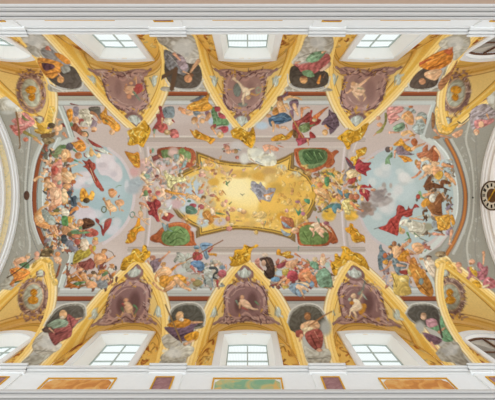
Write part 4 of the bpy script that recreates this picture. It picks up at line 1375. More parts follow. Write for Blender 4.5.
PT.run('''
S C
@ 186 138 7.984
F painted_putti|small angels at the upper left of the gold
c d9a94e 220,350 45,32
e e6c4a8 125,265 25,16
e d9a894 130,295 30,18
e c88888 110,300 10,12
e e8cdb0 150,215 18,14
m 7fa090 12 120,190 130,230
e d9ac7c 195,215 28,16
e c58a58 215,260 22,14
e e3b888 190,270 14,12
e b87c60 235,285 14,10
e eacb98 240,265 12,10
m c98a80 16 370,250 340,300
e e8c488 345,330 20,14
m 5f7c58 16 320,370 350,345
m 7a9a6c 12 320,345 335,385
m d9945c 14 300,360 315,345
e e0b480 380,300 22,14
m e09050 22 140,370 120,398
e ecd0b8 460,255 14,10
m e3a898 9 475,240 455,275
e e8d0b0 10,320 16,20
m d9a880 10 0,370 20,395
@ 186 188 7.984
F painted_angel|angels in flesh and rose at the left of the gold
c d0c3bc 60,330 30,20
q e6b884 0,40 50,55 90,60 120,100 80,105 30,80 0,90
m f0cfa0 14 10,50 80,75
m b8723c 16 50,20 80,55
e 8c6440 140,75 20,18
e dcae80 138,92 16,14
m ecc49a 24 120,100 160,130 190,155
m e3b088 18 190,155 235,165
q ecd3b4 195,155 225,180 235,215 210,220 195,190
m d98c4c 16 215,50 250,80 265,105
m e3b494 20 170,10 185,60
e d09494 120,30 22,18
e c88878 210,60 24,12
e b06060 120,150 26,22
e a85058 55,140 30,18
q 5f7f6c 0,145 50,145 90,180 80,205 40,210 0,200
m 8fae94 9 10,165 60,185
m e0a888 16 105,160 95,215
e 5f8a78 25,105 16,10
F painted_angel|angel in orange drapery
q d09048 140,190 180,180 215,235 225,260 190,295 170,265 150,240 130,215
m ecb268 12 155,200 190,260
m a86830 9 170,240 200,275
m d98c3c 22 215,225 270,235
m 6f8a5c 18 240,200 310,212
m e8c49c 12 95,250 140,245
e c9d4d4 160,265 24,12
m e8cfae 14 125,275 105,300
F painted_putti|small angels at the lower left of the gold
e e6b890 300,130 24,24
e dc9888 320,105 14,14
m 6c7850 12 345,130 365,110
e e0a878 370,170 28,22
e e8c498 340,160 16,12
m a87878 20 325,190 350,225
e c9806c 335,245 20,22
e d9b468 370,275 30,16
e ecd4a8 360,290 22,12
e d08c80 345,325 26,20
m b87c70 10 400,260 450,265
e efd6b0 430,175 26,16
e e3b480 460,190 24,18
e e3b070 280,40 20,22
e f0d4a8 270,30 10,10
m c98c50 12 290,20 320,55
m 8a8878 6 435,45 455,65
m 7a7468 6 450,55 470,45
@ 248 138 7.984
F painted_figure|grey robed figure in the light
q a9a6b0 28,345 60,350 80,375 100,350 115,375 130,398 30,398
q 8d8a98 60,365 90,372 100,398 60,398
@ 248 188 7.984
q a9a6b0 28,0 205,0 218,18 190,82 170,110 110,92 95,112 60,52 30,20
q 8c8a98 60,5 100,20 110,70 80,60
m d9923c 20 130,62 170,50 205,32
e dccab8 160,76 24,22
e c9a480 165,80 12,10
m b8b6c2 10 50,15 90,60
m d09060 14 95,95 105,118
e e0b060 150,5 14,8
F painted_putti|small angels at the right of the gold
e e8c078 60,220 34,20
e f2d6a0 55,200 18,14
e e8c680 110,215 40,30
e f0d49c 90,260 26,14
m 7a9a8a 9 140,265 130,300
e d9a878 115,280 14,10
e dca8a0 310,182 14,16
e c98c78 300,185 8,8
m dca880 16 410,110 430,150 470,130
e a0707c 395,110 20,12
q 5f9870 372,155 400,185 420,160 430,185 405,222 390,200
q 5f9a72 445,90 470,85 495,95 490,130 460,115
e b07088 440,205 18,16
e e3b080 435,175 16,14
e d9a060 350,40 12,18
e c9955c 355,20 12,20
e e0b468 330,110 20,30
F painted_angel|grey winged angel over the lower border
c d9a03c 260,230 40,35
e f0d0b0 275,235 18,12
q b8704c 265,230 320,235 355,245 370,300 350,320 300,330 275,310
m d08a60 12 300,250 350,290
q 8d9cab 265,265 300,280 330,305 355,320 300,315
q 9aa8b4 260,325 300,350 345,370 310,385 280,370
e e0a880 375,340 33,26
e f0cca4 370,330 18,14
m b85c40 12 390,360 400,398
e d8b060 65,355 18,18
m e3c89c 9 45,345 75,380
@ 248 138 7.984
F painted_angel|white flying angel on the upper border
q d9d3bc 0,80 60,70 120,120 180,130 225,170 220,215 160,225 100,215 30,190 0,160
c e3ddc6 60,110 60,30
k dedac6 120,150 105,60 22
m 98a0b0 8 60,185 120,210
m e0b498 10 20,165 70,205
m efe3d0 12 50,250 100,210
e d9a480 95,240 12,9
F painted_putto|flying putto
q e3a888 115,65 150,50 200,60 230,75 240,100 210,105 170,90 135,110 125,90
m f2c8ac 10 150,65 210,80
m d98c70 12 240,60 285,75
e d98a68 232,90 16,16
m 97a094 16 230,45 265,40
m e0b08c 12 175,95 180,125
@ 186 138 7.984
F painted_cloud|pale cloud over the upper border
c c9bfb6 410,60 55,40
c dad4c4 465,165 40,52
F painted_putti|putti beside the cloud
e c88c74 325,75 26,20
m b05058 10 300,55 345,45
e dba888 340,108 24,18
e a8885c 395,105 22,20
e d8a080 375,105 14,14
m 7d97a0 12 415,90 440,100
m 6f8a68 10 290,90 310,80
e c07868 408,155 16,14
e 8a5c50 305,105 10,10
''')
PT.run('''
S ML|ceiling_fresco|fresco of angels on pinkish clouds and a red robed angel, left of the gold heaven|fresco|figure frescoes of the vault
@ 124 138 7.984
F painted_cloud|rosy and grey clouds
c c9a091 160,210 55,50
c cba097 85,268 45,42
c c8a898 200,290 60,50
c a3a9a8 95,365 62,48
c b4bcba 110,345 36,28
c c6a392 395,110 45,45
c caa699 350,200 45,45
c d0bfba 290,210 45,40
c d8cec8 410,200 40,50
c d3c0b4 290,360 60,50
k d0ac9c 140,230 90,60 14
k d2b8ac 300,260 110,60 18
k cfae9e 385,150 56,80 14
k aeb4b2 105,355 66,50 14
k d8c6bc 290,360 70,46 10
''')
crowd('ML', 150, (142, 158, 184, 206), lambda x, y: True, ['e6c4a0', 'd8b0a0', 'c8a494', 'b8b4b0', 'd9c8a8', 'a8a8a4', 'c98c70', 'e8d4bc'])
PT.run('''
S ML
@ 124 138 7.984
F painted_angel|angel with dark red sash
e c06e4c 212,108 8,18
e 7fa088 230,100 12,20
m e6c6a0 16 215,145 195,165 225,205 230,230
q 8a4c48 225,150 280,125 300,115 290,160 250,180 235,185
m b06058 8 240,160 280,140
m c98a68 16 275,140 310,165
q 9a90a0 170,285 190,260 225,225 225,250 205,275
m c8964c 10 230,235 280,245 295,300
m ece2d0 12 235,225 275,260 280,290
F painted_angel|pale angel below
e 8fa898 180,305 30,20
m ecd0a8 24 130,300 165,320 190,355 240,345
m c88460 8 140,320 185,365
e d8bc80 150,290 14,10
m e6b890 18 190,370 235,370
e 7a4848 262,305 16,14
m c88468 14 230,340 270,310
m d9a078 20 160,390 200,398
F painted_angel|angel in pale yellow robe
d d9cf98 20 330,270 370,290 420,310 480,315 495,340 440,355 400,370 380,398 350,398 340,340 320,290
m f2ecc4 14 340,280 400,330
m b0a468 9 370,340 440,345
m d98a4c 12 430,365 460,380
F painted_angel|angel with teal wing
q 8fa5a2 400,130 440,135 430,170 400,160
q 8fa8a8 440,260 480,190 495,180 495,220 450,275
e ecc99c 460,160 22,28
m dca678 12 450,130 480,180
e 7d9a5c 465,105 25,25
e b05040 490,80 10,10
m d9743c 14 460,250 490,235
@ 124 188 7.984
F painted_putti|putti with green and rose cloth
c a9adab 70,15 60,40
m e3b494 20 150,40 125,80
q d9a080 145,5 210,0 215,30 165,50
e 6f8a5c 175,40 18,24
e a84c48 205,30 18,14
q e8c0a0 270,15 320,0 330,50 290,75 265,60
e c8706c 270,40 22,20
m 7d9468 14 150,60 190,60
F painted_angel|angel reaching across with orange cloth
m e6b480 24 400,20 430,60 490,110
m d8963c 26 330,20 390,40 440,45 495,55
e 7f98a8 395,75 25,14
m dca478 14 350,90 390,60
e dcae80 415,22 14,14
q d9985c 225,65 245,60 265,80 245,100 228,95
F painted_angel|falling angel in dark red robe
c d5c9c6 370,125 42,42
c cbaaa4 420,130 50,45
d a04040 60 180,105 230,110 250,85 290,110 295,145 270,170 270,210 290,260 265,270 245,240 220,220 200,215 190,185 210,170 190,140
m c06058 10 220,130 250,200
m 6d2c30 10 240,110 260,220
m d99a74 24 125,120 170,135 205,175
q a84844 300,235 350,195 395,215 400,225 370,250 360,270 310,250
q cdd8d4 310,165 350,160 385,130 370,170 330,180
q dccfbe 270,175 310,160 350,190 320,200 290,200
e d0a070 290,190 20,20
e e6bc94 335,210 18,16
m e3b890 18 290,200 285,240 300,270 335,290
q 8fa4a8 300,280 330,290 345,330 325,345
m 7d9a98 16 345,290 355,330 385,345
F painted_putto|putto holding a wreath
l 6f8a78 9 50,200 70,190 85,205 80,228 60,235 48,220 50,200
q e8bc94 115,190 140,180 155,210 150,240 180,260 160,270 130,240 115,215
e e0b48a 130,196 17,17
m e3b48c 14 80,225 115,240
m e3b890 16 165,250 210,245
m e3b890 16 160,262 180,285 205,292
m 8aa068 10 130,150 140,185
S MR|ceiling_fresco|fresco of a red winged angel and cloud angels, right of the gold heaven|fresco|figure frescoes of the vault
@ 310 138 7.984
F painted_cloud|golden clouds
c d9a83e 150,280 70,40
c dcae4c 230,330 50,50
c d8a04c 50,350 50,40
c ddb458 90,390 80,40
@ 310 188 7.984
c dcb04c 80,110 40,35
c d9aa40 150,215 60,55
c d6a840 330,220 60,45
c dab050 180,80 50,40
c d9a848 20,60 30,36
k e0b85c 80,110 40,36 8
k dfb250 150,215 56,50 10
k d9a84a 330,215 56,44 10
F painted_dark_cloud|dark mauve cloud
k a08a7c 440,175 70,75 24
k 86705f 450,150 50,45 12
''')
crowd('MR', 120, (315, 172, 362, 212), lambda x, y: True, ['d9a85c', 'e0b478', 'c98c50', 'e8c078', '8a7a4c', '9a6a50', 'e6c090'])
PT.run('''
S MR
@ 310 138 7.984
F painted_angel|angel in red with dark wings
q 6a5560 280,150 300,160 330,190 360,230 355,250 320,235 295,200
m a83c3c 10 290,160 340,220
q 8d8a90 262,320 280,280 310,240 320,260 290,300 280,340 265,345
d a83e44 40 365,195 390,165 430,195 490,195 470,230 490,250 450,270 455,305 420,290 380,270 360,240
m cc6a64 10 390,200 460,220
m 7a2830 10 385,250 440,275
q e8cc9c 290,270 340,250 380,270 375,310 320,325 295,300
m f8e8c0 12 310,275 350,270
m c8a06c 8 330,310 370,300
q b04a44 310,330 370,310 360,350 330,370 300,360
m e0a880 14 400,165 440,160
m e0bc80 8 460,180 495,160
m d9a080 20 270,385 320,350
F painted_angel|angel with green drapery and trumpet
q 6f9468 140,275 180,280 200,310 185,315 150,290
q 5f8f62 115,320 150,310 155,360 140,390 120,370
e d98a58 80,375 24,26
e e8b078 30,340 20,20
m e3a870 18 180,370 240,395
l d9c08c 9 170,300 210,345 245,390
l 6fa0a0 8 10,390 25,375 40,390
e 7a6848 340,390 40,12
q b03c3c 400,398 430,370 465,385 475,365 490,385 495,398
@ 310 188 7.984
F painted_angel|winged flesh coloured angel
q e3b078 30,10 110,0 150,40 160,90 110,80 60,60
m f4d2a4 14 60,20 130,60
m d98c4c 12 120,10 150,50
m c8884c 10 60,50 110,75
q 5f8478 90,180 140,140 190,120 200,150 150,160 110,178
q 5f8890 175,150 210,120 245,130 245,175 220,160 205,205 185,190
q 6a8c9c 215,5 260,30 280,70 250,60 225,35
m e0a070 34 215,70 245,95
m d99460 20 270,30 270,80
F painted_angel|angel in pale yellow skirt
d 5f7a7c 30 270,50 320,40 350,60 300,90
q 7a6a3c 330,80 380,110 350,120
d d6c27c 75 255,110 320,80 345,130 350,190 330,175 320,215 285,205 265,160
m f2e6b0 12 270,120 320,190
m a8944c 8 300,130 320,200
m d98c5c 26 325,115 370,160 420,180
e d98c60 418,182 12,9
e c07a58 330,70 20,26
e b86a4c 370,70 28,26
e d89878 365,62 14,12
F painted_figure|figure in red on the dark cloud
d a83c40 60 395,10 450,10 495,40 490,70 460,110 430,70 400,50
e dfae88 430,20 10,22
m c86860 8 450,30 470,80
S BL|ceiling_fresco|fresco of a knight with lance on a white horse and a half nude reclining man|fresco|figure frescoes of the vault
@ 124 238 7.984
''')
crowd('BL', 110, (176, 262, 224, 287), lambda x, y: y > 270 or x > 196, ['b4b0a4', 'c8b8a0', 'a89c8c', 'd0a080', '8a8478', '9aa4a4', 'b88c70', 'c9c0b0'])
PT.run('''
S BL
@ 124 238 7.984
F painted_man|man in mauve reaching up
q 8d7680 205,195 245,170 290,160 300,185 280,225 250,270 235,280 225,240
m a8929c 10 240,185 270,180
m 64505c 9 230,210 245,265
e a8725a 230,158 24,20
e d09a7c 222,168 12,10
m d99874 22 280,185 320,150 360,115
e dfa37c 360,112 12,10
m d99068 14 190,180 200,210
F painted_horse|white horse
c c3c4b8 470,260 50,30
c bfb8ac 480,300 40,30
q b4b6ac 395,180 415,150 430,115 460,120 490,150 495,230 470,240 450,200 425,185 410,200
m d6d8ce 10 435,140 470,170
m 7d8078 10 400,190 425,170
m 70736c 10 420,120 450,118
e 5c5f5a 432,150 7,6
@ 186 238 7.984
q b9bbb0 0,130 30,120 40,160 30,190 0,200
q a4a69c 0,200 40,190 60,260 30,275 0,260
d b8bab2 60 140,240 180,235 210,270 210,320 190,340 150,300
m d8dad2 12 155,250 190,280
q a9b0ac 140,300 180,310 200,350 220,390 190,398 170,360
m 606a68 14 150,330 155,385
m 8095a8 14 205,320 215,390
m 4c4f50 26 190,240 235,240 250,270 225,290 215,315
m 3f4444 18 215,315 250,330
F painted_rider|knight in red and blue
q 7f9cb8 110,50 150,35 205,45 210,60 175,70 170,120 185,150 165,175 145,150 135,110 120,85
m 54789c 12 130,60 190,60
m a4bcd0 9 140,90 160,150
q d89a3c 180,120 245,125 240,150 225,140 190,140
d b05050 60 55,120 90,110 130,130 130,170 90,180 55,170
m b84c48 20 180,110 215,75
e dfa680 215,68 9,9
e d9a07c 88,98 16,15
e 6f8ea0 85,75 24,17
m a8c4d0 8 70,70 95,65
d 6484a8 40 35,195 80,180 130,190 150,230 130,265 100,270 85,240 50,225
m 88a8c8 12 60,200 110,220
m 48607f 10 90,240 140,240
m c07868 30 40,225 60,250 75,275
m 6a4438 16 45,290 95,282
m b04448 12 90,265 130,275
U lance
l 8a5a38 9 0,180 80,140 200,70 297,17
F painted_smoke|grey smoke and fallen figures
c b4ab98 60,310 70,30
c a9a58f 40,380 60,20
e 9a8c5c 90,360 40,30
e d99c78 55,335 20,14
e c98c70 15,365 16,20
e d0a080 8,320 12,10
m 8faaa8 14 95,320 130,330
m b09868 12 60,375 110,385
F painted_figure|fallen figure in rose
e b86068 290,285 35,32
m d08890 9 270,275 310,290
m dca080 22 315,215 325,250
e 8099ac 290,235 26,16
m b04848 24 250,340 250,390
@ 124 238 7.984
F painted_man|reclining half nude man in orange cloth
m d98c3c 24 375,260 420,220 460,200
m e0aa7c 14 420,220 495,190
m d99a64 26 270,275 250,320 260,350
q e6b484 260,270 300,235 350,230 380,260 375,290 330,320 290,325 270,300
m f6d2a8 18 300,260 350,250
m c08850 8 320,315 375,285
e d9a474 312,212 22,20
e b88c58 320,202 18,10
d d99a3c 30 280,350 330,320 400,295 450,290 495,320 495,370 440,330 390,350 380,398 320,398 290,380
m f0bc60 10 320,340 420,305
m e6b484 40 390,370 430,340 470,360
@ 124 200 3.992
d d9963c 20 150,300 180,305 200,330 190,345 160,335 140,320
m e6b484 22 205,312 236,345 264,358
m e0aa78 24 198,330 176,350 158,364
e d99c6c 262,360 8,5
m c07c48 6 195,350 165,368
m dca478 12 115,330 140,355 165,368
S BR|ceiling_fresco|fresco of a dark cloaked man, woman in red and green robed figure with child|fresco|figure frescoes of the vault
@ 248 238 7.984
''')
crowd('BR', 160, (272, 262, 332, 288), lambda x, y: True, ['d9a07c', 'c9785c', '8a4a44', 'b8705c', '7f94a4', '8a8a60', 'e0b490', '6f5848', 'c99860'])
PT.run('''
S BR
@ 248 238 7.984
F painted_man|man in dark brown cloak
q c98c7c 55,180 90,160 90,220 60,215
m b87468 24 80,220 120,260
d 4f3c34 60 90,165 150,150 190,165 210,220 215,290 190,330 150,320 125,280 150,245 120,200
m 7a5c48 12 150,170 195,260
m 2f2420 12 130,260 170,320
e c9a288 125,200 18,26
e d8c0aa 135,135 26,16
m a87850 18 215,300 260,310
F painted_woman|woman in red with raised arm
l b8b4b8 10 300,150 345,130 375,150
m 6f9a8a 10 405,65 400,105
c b9c4c8 250,280 36,30
d 9c4850 30 225,225 260,200 320,180 310,215 250,245
m d98f68 20 375,125 420,155
q dfa880 310,190 380,170 395,155 400,185 380,220 330,240 300,230
m f0c4a0 14 330,200 375,180
e b8a04c 300,275 30,28
e d4be70 292,265 14,12
m d9cfa8 12 265,255 310,240 350,250
d b04c54 60 330,260 390,275 400,330 350,350 310,320
m 8a3c44 10 340,300 390,330
m a84850 20 375,235 385,255
m e0aa80 26 305,320 260,350 235,380
m d9885c 34 325,335 290,385
e 6f98b4 225,330 30,22
e b8a090 200,350 22,20
F painted_figure|reclining nude figures
m d9986c 24 430,170 495,200
m 8a9a68 12 470,170 495,195
q d98860 400,290 460,240 495,250 495,330 440,350 410,330
m eab48c 14 430,290 480,270
m b06040 9 420,320 470,335
q 7898b0 460,350 495,330 495,370
q e8c8a0 370,365 430,350 490,370 470,398 370,398
m c06040 14 300,370 340,395
@ 248 200 3.992
d 8aa0b4 40 160,345 200,330 240,350 215,385 185,375
m e6c09c 20 196,345 225,352 240,362
m e3b890 12 205,350 216,372 226,392
m d08c5c 24 240,290 262,322
m dca070 16 225,300 250,330 278,348
e 7aa4c8 108,318 18,9
e d8c060 150,345 14,9
m d8a878 12 135,335 165,345
@ 310 238 7.984
F painted_figure|figure in green robe
d 7aa084 30 0,190 45,185 75,230 60,255 20,240 0,215
e d0b890 40,170 22,20
c b0c0b0 140,215 20,30
d 7f9e84 60 60,265 110,240 150,260 175,320 160,350 120,350 90,385 60,360 70,310
m a4c0a4 14 90,270 140,320
m 5c7c64 12 110,340 150,300
q d08058 0,290 30,300 60,340 50,398 30,360 0,320
e 7f9cb8 15,370 20,25
q c07438 95,398 110,360 150,365 160,398
@ 248 200 3.992
d 7f9e84 60 270,300 300,280 330,300 338,345 310,350 285,345
@ 310 238 7.984
F painted_child|white nude child
q e8c4a0 85,140 120,140 125,190 110,220 85,215 80,180
m f6dcbc 12 95,160 100,205
e dfa888 103,138 16,15
m e3b48c 14 120,175 160,155
m d99880 20 75,230 95,245
''')
# gilded putti and groups, painted as gilt sculpture
def gold(key, name, label, group, polys, base='d9a02c', n=26):
    PT.run('S %s|%s|%s|painted sculpture|%s' % (key, name, label, group))
    for o, t in polys:
        PT.run('@ %s 7.984\nq %s %s' % (o, base, t))
        P = np.array([[float(v) for v in q.split(',')] for q in t.split()]); S = smooth(P)
        lo_, hi_ = P.min(0), P.max(0)
        def inside(x, y):
            r = False; x0, y0 = S[-1]
            for x1, y1 in S:
                if (y0 > y) != (y1 > y) and x < (x1-x0)*(y-y0)/(y1-y0)+x0: r = not r
                x0, y0 = x1, y1
            return r
        k = 0
        for _ in range(400):
            x, y = RNG.uniform(lo_, hi_)
            a = RNG.uniform(0, 6.28); ln = RNG.uniform(14, 34); b = a+RNG.uniform(-1, 1)
            x2, y2 = x+ln*math.cos(a), y+ln*math.sin(a); x3, y3 = x2+ln*.6*math.cos(b), y2+ln*.6*math.sin(b)
            if inside(x, y) and inside(x2, y2) and inside(x3, y3):
                c = ['f2c84a', 'a87820', 'f8dc78', 'c08a24', '8c621a'][RNG.integers(0, 5)]
                PT.run('m %s %.1f %.1f,%.1f %.1f,%.1f %.1f,%.1f' % (c, RNG.uniform(7, 13), x, y, x2, y2, x3, y3)); k += 1
                if k > n: break
gp, gt = 'gilded flying putti', 'gilded figure groups'
gold('G1', 'gilded_putto', 'orange gilded putto flying left of the rosy clouds, upper left', gp, [('124 138', '5,105 50,115 80,120 105,110 120,120 125,150 130,190 125,235 90,235 60,200 45,180 25,150')], 'd08a32', 10)
gold('G2', 'gilded_putto', 'orange gilded putto flying below the putto with a wreath', gp, [('124 188', '110,240 130,245 130,290 160,320 165,340 120,350 100,380 95,410 60,440 10,440 25,400 25,370 50,350 30,350 70,320 95,290')], 'd99028', 12)
gold('G3', 'gilded_putto', 'yellow gilded putto flying above the red winged angel', gp, [('310 138', '365,100 400,85 440,70 455,85 440,130 400,150 380,170 360,215 345,220 345,190 320,180 330,150 370,140')], 'd9a02e', 10)
gold('G4', 'gilded_putto', 'orange gilded putto flying below the dark mauve cloud', gp, [('310 188', '280,320 310,310 320,280 345,290 350,315 380,330 395,360 435,385 440,440 420,430 370,440 335,420 320,370 290,350')], 'd99628', 12)
gold('G5', 'gilded_putto', 'gilded putto flying below the orange and green robed figures', gp, [('186 88', '30,330 60,345 80,330 110,350 150,370 200,392 235,410 200,450 180,440 150,420 80,405 55,380')], 'd8942e', 10)
gold('G6', 'gilded_putto', 'gilded putto flying below the blue robed man', gp, [('248 88', '180,410 215,380 270,365 300,380 330,350 355,335 352,385 310,415 250,420 200,425')], 'd09030', 10)
gold('G7', 'gilded_putto', 'small gilded putto flying above the woman in red', gp, [('248 238', '225,130 235,90 260,95 265,120 310,105 345,110 340,135 365,140 360,160 310,165 285,150 250,140')], 'c98c2c', 8)
gold('T1', 'gilded_group', 'gilded mask and leaves at the tip of the upper left lunette', gt, [('124 88', '25,345 70,322 120,305 160,258 190,290 215,330 205,375 190,405 165,450 155,475 130,465 110,450 70,460 40,460 25,445 45,410 35,375')])
gold('T2', 'gilded_group', 'gilded mask and leaves at the tip of the upper middle lunette', gt, [('186 88', '358,340 420,312 500,350 530,310 548,340 556,400 550,440 525,480 505,475 470,450 430,415 375,398 362,370')])
gold('T3', 'gilded_group', 'gilded mask and leaves at the tip of the upper right lunette', gt, [('310 88', '215,400 262,360 300,332 370,338 430,290 470,280 450,340 430,380 400,415 370,430 330,450 320,485 295,490 285,470 260,430')])
gold('T4', 'gilded_group', 'gilded sleeping figures on the tip of the lower left lunette', gt, [('124 238', '0,160 50,130 70,90 110,85 140,110 150,60 180,60 185,100 210,105 210,145 180,170 150,200 90,190 40,220 10,260 -30,250 -20,200')])
gold('T5', 'gilded_group', 'gilded figure group on the tip of the lower middle lunette', gt, [('186 238', '340,150 380,145 390,95 450,85 465,50 520,70 560,50 580,60 560,78 535,85 520,120 515,165 495,190 430,220 380,230 345,215 360,190')])
gold('T6', 'gilded_group', 'gilded pair of figures on the tip of the lower right lunette', gt, [('310 238', '165,200 195,180 195,130 220,125 235,155 260,100 245,70 280,65 310,80 340,110 390,120 430,150 460,200 475,260 430,230 400,220 350,190 310,180 270,220 230,240 215,300 180,280')])
